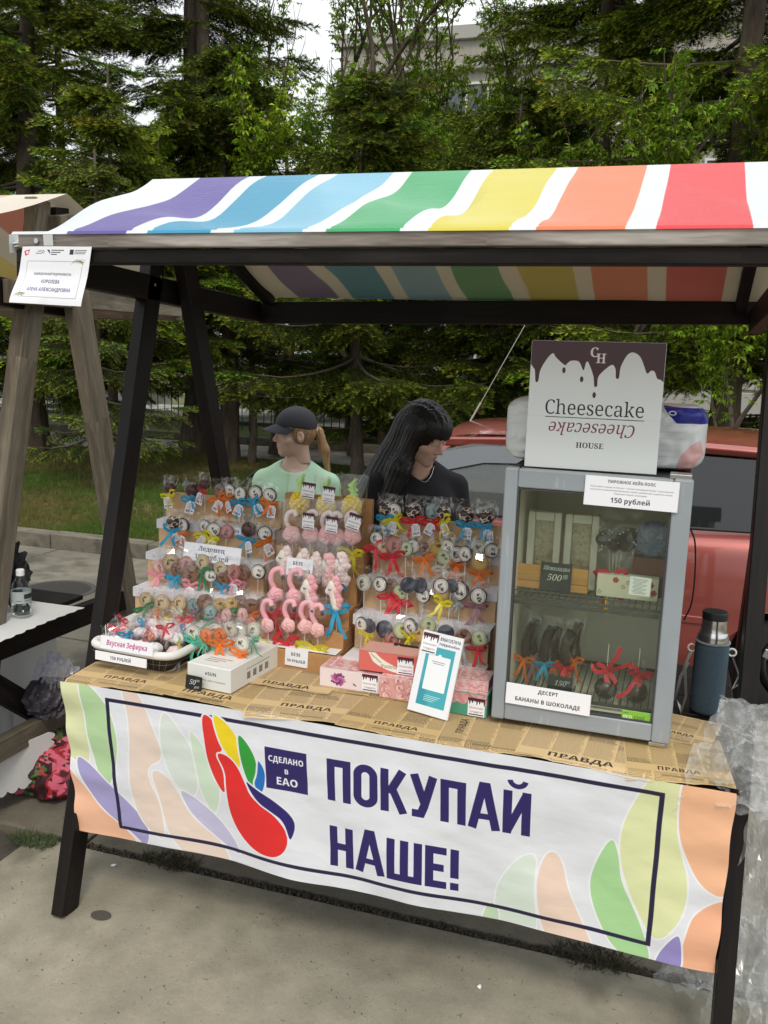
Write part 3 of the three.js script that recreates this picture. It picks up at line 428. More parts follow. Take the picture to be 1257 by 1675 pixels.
// ---------- the neighbouring weathered stall ----------
{
  const s = thing('market_stall', 'weathered grey timber market stall standing beside the striped one', 'market stall'), G = M.woodGrey, D = M.woodDark, X = -1.6;
  mesh('front_leg', timber([X, 0, -.22], [X, 2.3, -.755], .06, .1), G, s);
  mesh('rear_leg', timber([X + .055, 0, -1.36], [X + .055, 2.3, -.81], .06, .1), G, s);
  mesh('table_bearer', timber([X + .06, .715, .1], [X + .06, .69, -1.28], .045, .09), D, s);
  mesh('lower_brace', timber([X + .02, .295, .15], [X + .02, .28, -1.3], .05, .085), G, s);
  mesh('diagonal_brace', timber([X - .06, .68, -.25], [X - .05, .3, -.72], .05, .09), D, s);
  mesh('side_beam', timber([X, 2.03, .1], [X, 1.96, -1.0], .045, .1), D, s);
  mesh('side_beam', timber([X + .05, 1.992, -.5], [X + .05, 2.0, -1.66], .045, .085), G, s);
  mesh('ridge_post', timber([X, 2.1, -.72], [X, 2.345, -.74], .05, .09), G, s);
  mesh('ridge_post', timber([X + .01, 2.1, -.86], [X + .01, 2.33, -.84], .05, .08), D, s);
  mesh('front_beam', timber([-3.4, 2.03, .11], [X + .06, 2.04, .11], .05, .08, V(0, 0, 1)), D, s);
  mesh('rear_beam', timber([-3.4, 1.985, -1.66], [X + .06, 1.985, -1.66], .05, .09, V(0, 0, 1)), G, s);
  for (let i = 0; i < 6; i++) mesh('table_board', timber([-3.4, .752, -.08 - i * .155], [X + .02, .752, -.08 - i * .155], .15, .02, V(0, 0, 1), .003), D, s);
  const cols = ['#c9bda8', '#c47a64', '#c9bda8', '#c9b262', '#c9bda8', '#7ba386'], tx = canvasTex(512, 8, (g) => { for (let i = 0; i < 8; i++) { g.fillStyle = cols[i % 6]; g.fillRect(512 - (i + 1) * 64, 0, 64, 8); } });
  const tm = phys(0xffffff, .7, { map: tx, transmission: .35, thickness: 0 }), slope = (a, b) => sheet(40, 10, (u, v) => [lerp(-3.45, X + .1, u), lerp(a[0], b[0], v) - .02 * Math.sin(Math.PI * v) + .012 * Math.sin(u * 21 + v * 3) * Math.sin(Math.PI * v), lerp(a[1], b[1], v)], null);
  const c = mesh('canopy', slope([2.11, .17], [2.37, -.78]), tm, s); mesh('rear_slope', slope([2.37, -.78], [2.06, -1.7]), tm, c);
  // white cloth on its table
  const clothM = phys([.72, .74, .73], .85, { transmission: .25, thickness: 0 });
  const t = thing('tablecloth', 'thin white cloth with a scalloped edge hanging over the weathered stall table', 'tablecloth');
  mesh('top', sheet(40, 40, (u, v) => [lerp(-2.7, -1.45, u) + (u > .98 ? .012 * Math.abs(Math.sin(v * 40)) : 0), .772 + .004 * Math.sin(u * 9) * Math.sin(v * 11), lerp(.0, -.75, v)], null), clothM, t);
  mesh('hanging_side', sheet(60, 20, (u, v) => [-1.74 + .03 * Math.sin(u * 22) * v + .012 * Math.sin(u * 57) * v, lerp(.74, .02, v), lerp(.05, -.95, u)], null), clothM, t);
  const sc = new THREE.Shape(); sc.moveTo(0, 0); sc.lineTo(.0, .2); sc.lineTo(.30, .23); for (let i = 0; i < 5; i++) { const y = .23 - i * .045; sc.quadraticCurveTo(.36 - i * .004, y - .022, .31 - i * .012, y - .045); } for (let i = 0; i < 5; i++) { const x = .26 - i * .052; sc.quadraticCurveTo(x - .02, -.05, x - .052, -.01); }
  single('scalloped_paper', new THREE.ExtrudeGeometry(sc, { depth: .003, bevelEnabled: false, curveSegments: 6 }).scale(.9, .8, 1).rotateY(1.25).rotateZ(-.06).translate(-1.625, .1, -.36), stdm([.76, .76, .75], .8), 'white scalloped paper hanging from the lower brace of the weathered stall', 'paper');
  // bottle
  const b = thing('water_bottle', 'clear plastic water bottle with a white cap on the weathered stall table', 'bottle', [-1.565, .785, -.53]);
  mesh('body', lathe([[0, .002], [.034, .002], [.037, .01], [.037, .04], [.0355, .045], [.037, .05], [.037, .1], [.034, .118], [.022, .14], [.0135, .153], [.0135, .165]], 24), phys([.95, .97, .97], .06, { transmission: 1, thickness: 0, ior: 1.4 }), b);
  mesh('label', lathe([[.0376, .052], [.0376, .098]], 24), stdm([1, 1, 1], .5, { map: canvasTex(256, 64, (g) => { g.fillStyle = '#aab4b4'; g.fillRect(0, 0, 256, 64); g.fillStyle = '#30363c'; g.fillRect(40, 14, 60, 26); g.fillRect(150, 10, 70, 18); for (let i = 0; i < 8; i++) g.fillRect(10 + i * 30, 48, 22, 3); }) }), b);
  mesh('water', lathe([[0, .004], [.0345, .006], [.0345, .044]], 20), phys([.9, .94, .95], .05, { transmission: 1, thickness: .03, ior: 1.33 }), b);
  mesh('cap', lathe([[.0155, .155], [.0155, .176], [.013, .179], [0, .179]], 20), stdm([.85, .85, .85], .4), b);
  // bags and cloth on and under it
  const crumple = (rx, ry, rz, k, sd) => { const g = new THREE.IcosahedronGeometry(1, 12), p = g.attributes.position; for (let i = 0; i < p.count; i++) { const x = p.getX(i), y = p.getY(i), z = p.getZ(i), n = fbm(x * 2.2 + sd, y * 2.2 + z * 2.7 + sd, 0, 4, sd), f = 1 - k + 2 * k * Math.abs(n - .5) * 2; p.setXYZ(i, x * rx * f, Math.max(-.55, y) * ry * f, z * rz * f); } return toCreasedNormals(mergeVertices(new THREE.BufferGeometry().setAttribute('position', p)), .7); };
  single('black_bag', crumple(.1, .19, .1, .35, 5).translate(-1.7, .9, -.6), stdm([.012, .012, .013], .6), 'black cloth bag standing on the weathered stall table', 'bag');
  const fl = dataTex(256, 256, (u, v) => { const a = fbm(u * 5, v * 5, 5, 3, 141), b2 = fbm(u * 7 + 3, v * 7, 7, 3, 143); if (a > .58) return [206, 96, 120]; if (b2 > .62) return [74, 104, 54]; if (a > .5) return [170, 24, 36]; return [52, 14, 20]; });
  const fg = crumple(.24, .17, .2, .16, 9); boxUV(fg, 3);
  single('flowered_bundle', boxUV(fg, 3).translate(-1.58, .095, -.72), stdm(0xffffff, .7, { map: fl }), 'red flowered cloth bundle lying under the weathered stall', 'bundle');
  single('dark_bag', crumple(.12, .1, .12, .22, 13).translate(-1.575, .385, -.69), stdm([.045, .04, .055], .5), 'dark crumpled bag resting on the lower brace of the weathered stall', 'bag');
  single('clear_bag', crumple(.1, .13, .09, .4, 17).translate(-1.56, .46, -.72), phys([.9, .9, .95], .2, { transmission: .8, thickness: 0 }), 'clear plastic bag behind the dark bag under the weathered stall', 'bag');
}
// ---------- the red car parked behind the stall ----------
{
  const c = thing('parked_car', 'red car parked by the lawn kerb behind the striped stall', 'car', [0, 0, -3.42]);
  const paint = phys([.3, .065, .052], .34, { clearcoat: 1, clearcoatRoughness: .04, metalness: .35 }), glass = phys([.62, .68, .66], .03, { transmission: .92, thickness: 0, ior: 1.5 }), tint = phys([.16, .18, .18], .03, { transmission: .9, thickness: 0, ior: 1.5 }), blk = stdm([.015, .015, .016], .6), deflector = phys([.10, .11, .12], .12, { clearcoat: 1 });
  const X0 = -1.78, X1 = 2.32, belt = (x) => x < -.85 ? lerp(.73, .93, smooth(X0, -.85, x)) : lerp(.93, 1.0, clamp((x + .85) / 2.9)), hw = (x) => .82 - .16 * Math.pow(clamp((-1.1 - x) / .7), 2) - .12 * Math.pow(clamp((x - 1.7) / .62), 2);
  const sect = [[-.93, .2], [-1, .3], [-1.012, .42], [-1.0, .56], [-1.015, .7], [-.985, .86], [-.95, 1], [-.8, 1.035], [-.4, 1.055], [0, 1.06]];
  const full = [...sect, ...sect.slice(0, -1).reverse().map(([a, b]) => [-a, b])];
  mesh('body', sheet(56, full.length - 1, (u, v) => { const x = lerp(X0, X1, u), k = Math.round(v * (full.length - 1)), [a, b] = full[k], B = belt(x), e = Math.max(0, 1 - Math.min(u, 1 - u) * 18); const y = b <= 1 ? lerp(.2, B, (b - .2) / .8) : B + (b - 1) * .7 * (x < -.85 || x > 1.95 ? 1 : -.6); const arch = Math.min(Math.abs(x + 1.12), Math.abs(x - 1.46)); let yy = y; if (k < 3 || k > full.length - 4) yy = Math.max(y, arch < .36 ? .3 + Math.sqrt(.36 * .36 - arch * arch) : 0); return [x + e * (u < .5 ? .09 : -.09) * Math.abs(b - .6), yy, a * hw(x)]; }, null), paint, c);
  // roof and pillars
  const roofY = (x) => lerp(1.385, 1.4, smooth(-.5, .4, x)) - .035 * Math.pow(clamp((x - .9) / 1.1), 2) - .1 * Math.pow(clamp((-.25 - x) / .5), 2);
  mesh('roof', sheet(40, 14, (u, v) => { const x = lerp(-.5, 1.95, u), s = v * 2 - 1; return [x, roofY(x) + .055 * (1 - Math.pow(Math.abs(s), 2.6)) , s * (.6 - .03 * Math.abs(x - .6))]; }, null), paint, c);
  const post = (n, a, b, w, m) => { for (const s of [-1, 1]) mesh(n, timber([a[0], a[1], s * a[2]], [b[0], b[1], s * b[2]], w, .05, V(1, 0, 0), .012), m, c); };
  post('pillar', [-1.06, .9, .755], [-.47, 1.325, .585], .07, paint); post('pillar', [.5, .95, .79], [.44, 1.375, .595], .1, blk); post('pillar', [2.02, .98, .74], [1.86, 1.345, .575], .16, paint);
  post('roof_rail', [-.5, 1.335, .6], [.6, 1.393, .607], .05, paint); post('roof_rail', [.6, 1.393, .607], [1.9, 1.352, .58], .05, paint);
  const side = (n, pts, m, off) => { for (const s of [-1, 1]) { const sh = new THREE.Shape(pts.map(([x, y]) => new THREE.Vector2(x, y))), g = new THREE.ExtrudeGeometry(sh, { depth: .004, bevelEnabled: false }), p = g.attributes.position; for (let i = 0; i < p.count; i++) { const y = p.getY(i); p.setZ(i, s * (lerp(.795, .606, (y - .93) / .45) + off) + p.getZ(i) * s); } g.computeVertexNormals(); mesh(n, g, m, c); } };
  side('side_window', [[-.97, .945], [.44, .965], [.4, 1.345], [-.28, 1.345], [-.5, 1.29]], glass, -.004);
  side('side_window', [[.56, .97], [1.88, 1.0], [1.76, 1.33], [.5, 1.35]], tint, -.004);
  side('wind_deflector', [[-.62, 1.235], [-.48, 1.285], [-.28, 1.325], [.4, 1.345], [.41, 1.265], [-.25, 1.235], [-.55, 1.16]], deflector, .012);
  mesh('windscreen', sheet(10, 6, (u, v) => { const s = u * 2 - 1; return [lerp(-1.13, -.52, v) - .08 * (1 - s * s) * (1 - v * .4), lerp(.92, 1.355, v), s * lerp(.74, .56, v)]; }, null), glass, c);
  mesh('rear_window', sheet(10, 6, (u, v) => { const s = u * 2 - 1; return [lerp(2.12, 1.95, v) + .04 * (1 - s * s), lerp(1.0, 1.36, v), s * lerp(.7, .55, v)]; }, null), tint, c);
  mesh('window_trim', merge([-1, 1].map((s) => tube([[-1.0, .945, s * .79], [.3, .972, s * .802], [1.9, 1.005, s * .775]], .009, 20, 5))), blk, c);
  for (const [x, s] of [[-.72, 1], [.45, 1], [1.5, 1], [-.72, -1], [.45, -1], [1.5, -1]]) mesh('door_seam', tube([[x, .28, s * .826], [x - .01, .56, s * .827], [x + .01, .92, s * .802]], .004, 10, 4), blk, c);
  for (const [x, s] of [[.28, 1], [1.32, 1], [.28, -1], [1.32, -1]]) mesh('door_handle', rbox(.17, .028, .03, .01, 2).translate(x, .83, s * .835), paint, c);
  for (const s of [-1, 1]) { mesh('side_trim', boxAt(-.7, 1.05, .49, .53, s > 0 ? .815 : -.835, s > 0 ? .835 : -.815, .006), paint, c); const mr = mesh('mirror', rbox(.12, .14, .2, .04, 3).translate(-.86, 1.0, s * .92), paint, c); mesh('mirror_glass', boxAt(-.798, -.796, .945, 1.055, s > 0 ? .84 : -1.0, s > 0 ? 1.0 : -.84, .001), M.chrome, mr); mesh('headlight', rbox(.16, .13, .3, .03, 2).translate(X0 + .1, .66, s * .5), phys([.8, .8, .8], .08, { transmission: .5, thickness: 0 }), c); mesh('taillight', rbox(.1, .2, .2, .03, 2).translate(X1 - .1, .8, s * .58), phys([.4, .01, .01], .15, { clearcoat: 1 }), c); }
  for (const [x, s] of [[-1.12, 1], [1.46, 1], [-1.12, -1], [1.46, -1]]) { const w = mesh('wheel', lathe([[.2, -.1], [.29, -.1], [.305, -.07], [.308, 0], [.305, .07], [.29, .1], [.2, .1]], 36).rotateX(Math.PI / 2).translate(x, .308, s * .7), blk, c); mesh('rim', merge([lathe([[.2, -.09], [.195, .06], [.16, .085]], 28).rotateX(s * Math.PI / 2).translate(x, .308, s * .7), ...[0, 1, 2, 3, 4].map((k) => rbox(.05, .17, .02, .006).translate(0, .1, 0).rotateZ(k * 1.2566).translate(x, .308, s * .775)), lathe([[0, .0], [.045, 0], [.05, -.03]], 16).rotateX(s * Math.PI / 2).translate(x, .308, s * .79)]), stdm([.5, .5, .5], .35, { metalness: .9 }), w); }
  mesh('underbody', boxAt(-1.6, 2.1, .2, .3, -.7, .7, .02), blk, c);
  const seatM = stdm([.045, .045, .048], .9);
  for (const [x, z] of [[-.05, .36], [-.05, -.36]]) mesh('seat', merge([rbox(.5, .14, .5, .05, 2).translate(x, .5, z), rbox(.14, .62, .48, .05, 2).rotateZ(-.18).translate(x + .33, .78, z), rbox(.1, .17, .26, .04, 2).rotateZ(-.18).translate(x + .4, 1.16, z)]), seatM, c);
  mesh('seat', merge([rbox(.5, .14, 1.3, .05, 2).translate(1.15, .5, 0), rbox(.14, .6, 1.3, .05, 2).rotateZ(-.2).translate(1.52, .78, 0)]), seatM, c);
  mesh('dashboard', rbox(.4, .25, 1.4, .08, 3).translate(-.85, .83, 0), seatM, c);
  mesh('cabin_floor', boxAt(-1.0, 1.9, .3, .34, -.72, .72, .01), seatM, c);
  mesh('antenna', merge([tube([[-.5, 1.4, -.02], [-.43, 1.535, -.02]], .006, 4, 6), tube([[-.43, 1.535, -.02], [-.18, 2.02, -.02]], .0025, 4, 5)]), stdm([.5, .5, .48], .4, { metalness: .6 }), c);
}
// ---------- a white car far behind the trees ----------
{
  const paint = phys([.72, .73, .74], .25, { clearcoat: 1 }), dk = phys([.03, .035, .04], .1, { clearcoat: 1 }), blk = stdm([.02, .02, .02], .7);
  const far = (label, x, z, L) => { const t = thing('parked_car', label, 'car', [x, .2, z]); const sh = new THREE.Shape(); [[-.5, .25], [.5, .25], [.5, .6], [.48, .82], [.36, .88], [.24, 1.38], [-.14, 1.42], [-.3, .95], [-.48, .82], [-.5, .6]].forEach(([a, b], i) => (i ? sh.lineTo(a * L, b) : sh.moveTo(a * L, b))); mesh('body', new THREE.ExtrudeGeometry(sh, { depth: 1.5, bevelEnabled: true, bevelSize: .06, bevelThickness: .08, bevelSegments: 3 }).translate(0, 0, -.75), paint, t); const w = new THREE.Shape(); [[-.27, .96], [-.13, 1.33], [.22, 1.3], [.32, .93]].forEach(([a, b], i) => (i ? w.lineTo(a * L, b) : w.moveTo(a * L, b))); mesh('window', new THREE.ExtrudeGeometry(w, { depth: .01, bevelEnabled: false }).translate(0, 0, .835), dk, t); for (const k of [-.3, .31]) mesh('wheel', lathe([[.05, -.1], [.29, -.1], [.31, 0], [.29, .1], [.05, .1]], 24).rotateX(Math.PI / 2).translate(k * L, .31, .72), blk, t); };
  far('white car parked far off beyond the road, seen past the weathered post', -13.9, -17.6, 4.4); far('second white car parked beyond the far verge beside the first', -19.3, -17.8, 4.5);
}
// ---------- a black hoop backed chair on the plaza ----------
{
  const t = thing('metal_chair', 'black metal hoop back chair standing behind the woman in the cap', 'chair', [-1.98, 0, -3.55], .3), iron = stdm([.015, .015, .016], .45, { metalness: .4 });
  mesh('seat', lathe([[0, .452], [.19, .452], [.2, .445], [.19, .438], [0, .438]], 28), iron, t);
  const hoop = (r, y) => { const p = []; for (let i = 0; i <= 14; i++) { const a = Math.PI * i / 14; p.push([Math.cos(a) * r, y + Math.sin(a) * r * 1.1, -.19]); } return p; };
  mesh('backrest', merge([tube([[.19, .45, -.12], ...hoop(.2, .74), [-.19, .45, -.12]], .011, 50, 7), tube(hoop(.11, .72), .007, 30, 6), ...[-.6, 0, .6].map((a) => tube([[Math.sin(a) * .11, .72 + Math.cos(a) * .115, -.19], [Math.sin(a) * .2, .74 + Math.cos(a) * .215, -.19]], .006, 3, 5))]), iron, t);
  for (const [x, z] of [[.14, .14], [-.14, .14], [.14, -.14], [-.14, -.14]]) mesh('leg', tube([[x, .44, z], [x * 1.35, .0, z * 1.35]], .011, 4, 7), iron, t);
}
// ---------- people ----------
function person(label, pos, turn, o) {
  const t = thing('person', label, 'person', pos, turn), H = o.h, S = H / 1.6, skin = stdm(o.skin, .55), sp = (p) => p.map((v) => v * S);
  // joints for a figure 1.6 m tall, facing +z
  const J = { hipL: [.09, .84, 0], hipR: [-.09, .84, 0], kneeL: [.1, .45, .02], kneeR: [-.1, .45, .02], ankL: [.1, .07, -.01], ankR: [-.1, .07, -.01], toeL: [.12, .025, .15], toeR: [-.12, .025, .15], shL: [.168, 1.245, -.01], shR: [-.168, 1.245, -.01], ...o.arms };
  const torso = (x, y, z, e = 0) => { let d = ell(x, y, z, [0, 1.14, 0], [.165, .21, .105]); d = smin(d, ell(x, y, z, [0, .93, 0], [.145, .17, .105]), .08); for (const s of [-1, 1]) d = smin(d, cap(x, y, z, [s * .03, 1.31, -.02], [s * .15, 1.245, -.01], .042, .05), .04); d = smin(d, ell(x, y, z, [.07, 1.16, .075], [.065, .065, .05]), .05); d = smin(d, ell(x, y, z, [-.07, 1.16, .075], [.065, .065, .05]), .05); return d - e; };
  const arms = (x, y, z, e = 0) => { let d = 9; for (const s of ['L', 'R']) { d = Math.min(d, cap(x, y, z, J['sh' + s], J['el' + s], .05, .038)); d = smin(d, cap(x, y, z, J['el' + s], J['wr' + s], .038, .026), .02); } return d - e; };
  const legs = (x, y, z, e = 0) => { let d = 9; for (const s of ['L', 'R']) { d = Math.min(d, cap(x, y, z, J['hip' + s], J['knee' + s], .085, .055)); d = smin(d, cap(x, y, z, J['knee' + s], J['ank' + s], .055, .038), .03); d = smin(d, cap(x, y, z, J['ank' + s], J['toe' + s], .042, .028), .02); } return d - e; };
  const neck = (x, y, z) => cap(x, y, z, [0, 1.27, -.015], o.headAt ? [o.headAt[0] * .6, o.headAt[1] - .1, o.headAt[2] - .02] : [0, 1.4, 0], .05, .046);
  const hand = (x, y, z) => { let d = 9; for (const s of ['L', 'R']) { const w = J['wr' + s], e = J['el' + s], v = V(w[0] - e[0], w[1] - e[1], w[2] - e[2]).normalize(), side = V(0, 1, 0).cross(v).normalize(), P = (a, b, c) => [w[0] + v.x * a + side.x * b, w[1] + v.y * a + side.y * b - c, w[2] + v.z * a + side.z * b]; d = Math.min(d, smin(cap(x, y, z, P(.02, -.016, 0), P(.07, -.02, 0), .016, .014), cap(x, y, z, P(.02, .012, 0), P(.07, .02, 0), .016, .014), .02)); [[-.028, .06], [-.01, .072], [.009, .07], [.026, .055]].forEach(([b, l]) => { d = Math.min(d, smin(cap(x, y, z, P(.075, b, 0), P(.075 + l * .5, b * 1.1, .012), .0092, .0085), cap(x, y, z, P(.075 + l * .5, b * 1.1, .012), P(.075 + l * .85, b * 1.1, .035), .0085, .0075), .006)); }); const k = s === 'L' ? -1 : 1; d = Math.min(d, smin(cap(x, y, z, P(.025, k * .026, .0), P(.055, k * .05, .012), .011, .01), cap(x, y, z, P(.055, k * .05, .012), P(.085, k * .052, .024), .01, .0085), .006)); } return d; };
  const headF = (x, y, z) => { let d = ell(x, y, z, [0, .03, -.012], [.074, .098, .094]); d = smin(d, ell(x, y, z, [0, -.05, .028], [.054, .062, .058]), .03); d = smin(d, ell(x, y, z, [0, -.093, .062], [.022, .018, .018]), .02); d = smin(d, ell(x, y, z, [0, .028, .062], [.055, .018, .022]), .018); d = smin(d, cap(x, y, z, [0, .012, .078], [0, -.026, .1], .007, .0115), .012); d = smin(d, ell(x, y, z, [.012, -.032, .088], [.009, .008, .01]), .006); d = smin(d, ell(x, y, z, [-.012, -.032, .088], [.009, .008, .01]), .006); d = smin(d, cap(x, y, z, [-.015, -.056, .078], [.015, -.056, .078], .0075, .0075), .008); d = smin(d, cap(x, y, z, [-.012, -.067, .077], [.012, -.067, .077], .0075, .0075), .006); for (const s of [-1, 1]) { d = Math.max(d, -(Math.hypot(x - s * .031, y - .006, z - .092) - .016)); d = smin(d, Math.max(ell(x, y, z, [s * .077, -.008, -.012], [.012, .031, .019]), -ell(x, y, z, [s * .09, -.006, -.006], [.01, .018, .01])), .005); d = smin(d, ell(x, y, z, [s * .045, -.028, .05], [.022, .02, .022]), .02); } d = smin(d, cap(x, y, z, [0, -.06, -.025], [0, -.14, -.04], .048, .047), .03); return d; };
  const lo = [-.5, 0, -.3], hi = [.5, 1.46, .5];
  const bodyG = nets((x, y, z) => Math.min(smin(smin(torso(x, y, z), arms(x, y, z), .03), smin(legs(x, y, z), neck(x, y, z), .001), .04), hand(x, y, z)), lo, hi, .0115);
  const headM = new THREE.Matrix4().compose(V(...o.headAt), new THREE.Quaternion().setFromEuler(new THREE.Euler(o.pitch || 0, o.yaw || 0, o.roll || 0, 'YXZ')), V(1, 1, 1));
  const headG = nets(headF, [-.11, -.15, -.13], [.11, .15, .13], .0038).applyMatrix4(headM);
  mesh('body', merge([bodyG, headG]).scale(S, S, S), skin, t);
  const onHead = (n, g, m) => mesh(n, g.applyMatrix4(headM).scale(S, S, S), m, t);
  const cloth = (n, f, l, h2, cell, m) => mesh(n, nets(f, l, h2, cell).scale(S, S, S), m, t);
  const fold = (x, y, z, k, d = 0) => Math.abs(d) > .05 ? 0 : (fbm(x * 9 + 30, y * 5 + z * 8 + 30, 0, 3, k) - .5) * .02;
  cloth('shirt', (x, y, z) => { let d = smin(torso(x, y, z, .014), Math.max(arms(x, y, z, .016), -(y - o.sleeve)), .03) ; d += fold(x, y, z, 221, d); d = Math.max(d, y - 1.37, .8 - y); return Math.max(d, -ell(x, y, z, [0, o.neckY || 1.365, .03], o.neckR || [.078, .068, .085])); }, [-.4, .76, -.25], [.4, 1.4, o.sleeve < 1.1 ? .45 : .25], .0125, stdm(o.shirt, .85));
  cloth('trousers', (x, y, z) => { let d = smin(legs(x, y, z, .014), ell(x, y, z, [0, .87, 0], [.16, .12, .12]), .04); return Math.max(d, y - .9, .09 - y); }, [-.3, .06, -.25], [.3, .95, .25], .016, stdm(o.pants, .9));
  cloth('shoes', (x, y, z) => Math.max(legs(x, y, z, .012), y - .1), [-.2, -.01, -.1], [.2, .13, .2], .012, stdm([.03, .03, .03], .6));
  // eyes, brows, lips
  const ew = stdm([.75, .72, .7], .2), ir = stdm([.03, .02, .015], .15), lip = stdm(o.lip, .4), brow = stdm(o.hairC, .8);
  for (const s of [-1, 1]) { onHead('eye', new THREE.SphereGeometry(.0125, 14, 10).translate(s * .031, .006, .0765), ew); onHead('iris', new THREE.SphereGeometry(.0062, 10, 8).translate(s * .031, .005, .0835), ir); onHead('eyelid', new THREE.SphereGeometry(.0135, 14, 8, 0, Math.PI * 2, 0, o.lids || 1.15).rotateX(.35).translate(s * .031, .006, .0763), skin); onHead('eyebrow', tube([[s * .014, .024, .0865], [s * .03, .029, .083], [s * .047, .024, .07]], .0032, 8, 5), brow); }
  onHead('lips', merge([tube([[-.019, -.0585, .0795], [-.008, -.0555, .0862], [0, -.057, .0865], [.008, -.0555, .0862], [.019, -.0585, .0795]], .0034, 12, 6), tube([[-.017, -.0615, .0795], [0, -.067, .0855], [.017, -.0615, .0795]], .0042, 12, 6)]), lip);
  return { t, onHead, S, headF };
}
const strands = (base, seedv) => dataTex(256, 256, (u, v) => { const k = .6 + .8 * fbm(u * 60, v * 2, 0, 3, seedv); return base.map((b) => b * k); });
{
  const arms = { elL: [.21, 1.03, -.02], wrL: [.13, .86, .14], elR: [-.21, 1.03, -.02], wrR: [-.12, .86, .14] };
  const g = person('woman in a dark cap and mint T-shirt standing and looking aside', [-.985, 0, -1.8], .18, { h: 1.515, arms, headAt: [-.01, 1.502, .015], yaw: -1.05, pitch: .03, skin: [.6, .4, .31], shirt: [.47, .72, .5], pants: [.03, .035, .05], sleeve: 1.12, hairC: [.09, .055, .03], lip: [.42, .16, .12] });
  const capM = stdm(0xffffff, .85, { map: dataTex(128, 128, (u, v) => { const n = vn(u * 60, v * 60, 60, 231) * 14; return [44 + n, 45 + n, 50 + n]; }) });
  const cp = g.onHead('cap', nets((x, y, z) => Math.max(ell(x, y, z, [0, .045, -.014], [.088, .095, .108]), -(y - .036 - (z < 0 ? z * .22 : z * .1))), [-.11, 0, -.14], [.11, .16, .12], .0045), capM);
  g.onHead('cap_brim', sheet(20, 8, (u, v) => { const a = lerp(-1.25, 1.25, u), r = lerp(.0, .078, v) * Math.cos(a * .8); return [Math.sin(a) * .083, .05 - .028 * v - .03 * Math.pow(Math.abs(Math.sin(a)), 2) + .006, -.014 + Math.cos(a) * .1 + r]; }, null), capM);
  g.onHead('cap_button', new THREE.SphereGeometry(.006, 8, 6).translate(0, .141, -.014), capM);
  const hairM = stdm(0xffffff, .5, { map: strands([146, 114, 80], 241) });
  g.onHead('hair', boxUV(nets((x, y, z) => { let d = Math.max(ell(x, y, z, [0, .022, -.02], [.083, .1, .1]), z - .028 + (y > 0 ? 0 : (-y) * .35), -.07 - y, -ell(x, y, z, [.088, -.008, -.008], [.016, .026, .017]) , -ell(x, y, z, [-.088, -.008, -.008], [.016, .026, .017]), y - .06); d += .0016 * Math.sin(Math.atan2(y - .03, z + .1) * 60); return d; }, [-.1, -.09, -.14], [.1, .08, .06], .004), 8), hairM);
  g.onHead('ponytail', boxUV(merge([limbGeo([[0, .03, -.105, .016, .0, .012, -.135, .021]], 10), nets((x, y, z) => smin(cap(x, y, z, [0, .01, -.135], [.01, -.09, -.16], .022, .024), cap(x, y, z, [.01, -.09, -.16], [.022, -.25, -.185], .024, .008), .02) + .002 * Math.sin(Math.atan2(x, z + .15) * 12 + y * 30), [-.05, -.29, -.24], [.07, .05, -.09], .005)]), 8), hairM);
  g.onHead('hair_tie', new THREE.TorusGeometry(.0185, .006, 8, 18).rotateX(.4).translate(0, .026, -.113), stdm([.8, .78, .74], .8));
  // the second woman
  const arms2 = { elL: [.21, 1.03, .03], wrL: [.1, .9, .23], elR: [-.21, 1.04, .03], wrR: [-.06, .9, .25] };
  const w = person('woman with long black hair in dark clothes looking down at the table', [-.27, 0, -1.42], .55, { h: 1.62, arms: arms2, headAt: [.012, 1.468, .05], yaw: .75, pitch: .38, roll: 0, skin: [.58, .37, .28], shirt: [.007, .007, .011], pants: [.015, .015, .02], sleeve: .84, hairC: [.01, .008, .008], lip: [.4, .12, .1], lids: 1.6, neckY: 1.37, neckR: [.055, .09, .11] });
  const bh = stdm(0xffffff, .42, { map: strands([13, 10, 10], 251) });
  w.onHead('hair', boxUV(nets((x, y, z) => {
    const rip = .0022 * Math.sin(Math.atan2(x, z) * 46) + .0016 * Math.sin(x * 240);
    let d = Math.max(ell(x, y, z, [0, .034, -.018], [.094, .112, .112]), -Math.max(ell(x, y, z, [0, -.03, .1], [.062, .075, .09]), z * -1 + .03));
    d = Math.min(d, Math.max(ell(x, y, z, [0, .05, .0], [.09, .09, .105]), .028 - y, -z + .02));     // fringe
    for (const s of [-1, 1]) d = smin(d, smin(cap(x, y, z, [s * .078, .03, -.01], [s * .092, -.14, .0], .024, .034), cap(x, y, z, [s * .092, -.14, 0], [s * .115, -.46, .05], .048, .05), .03), .03);
    d = smin(d, cap(x, y, z, [0, -.02, -.06], [0, -.36, -.08], .08, .125), .04);
    return d + rip;
  }, [-.22, -.54, -.24], [.22, .17, .18], .0052), 8), bh);
  mesh('necklace', tube([[-.06, 1.36, .06], [-.03, 1.325, .115], [0, 1.305, .135], [.03, 1.325, .115], [.06, 1.36, .06]], .0011, 20, 5), M.chrome, w.t);
}
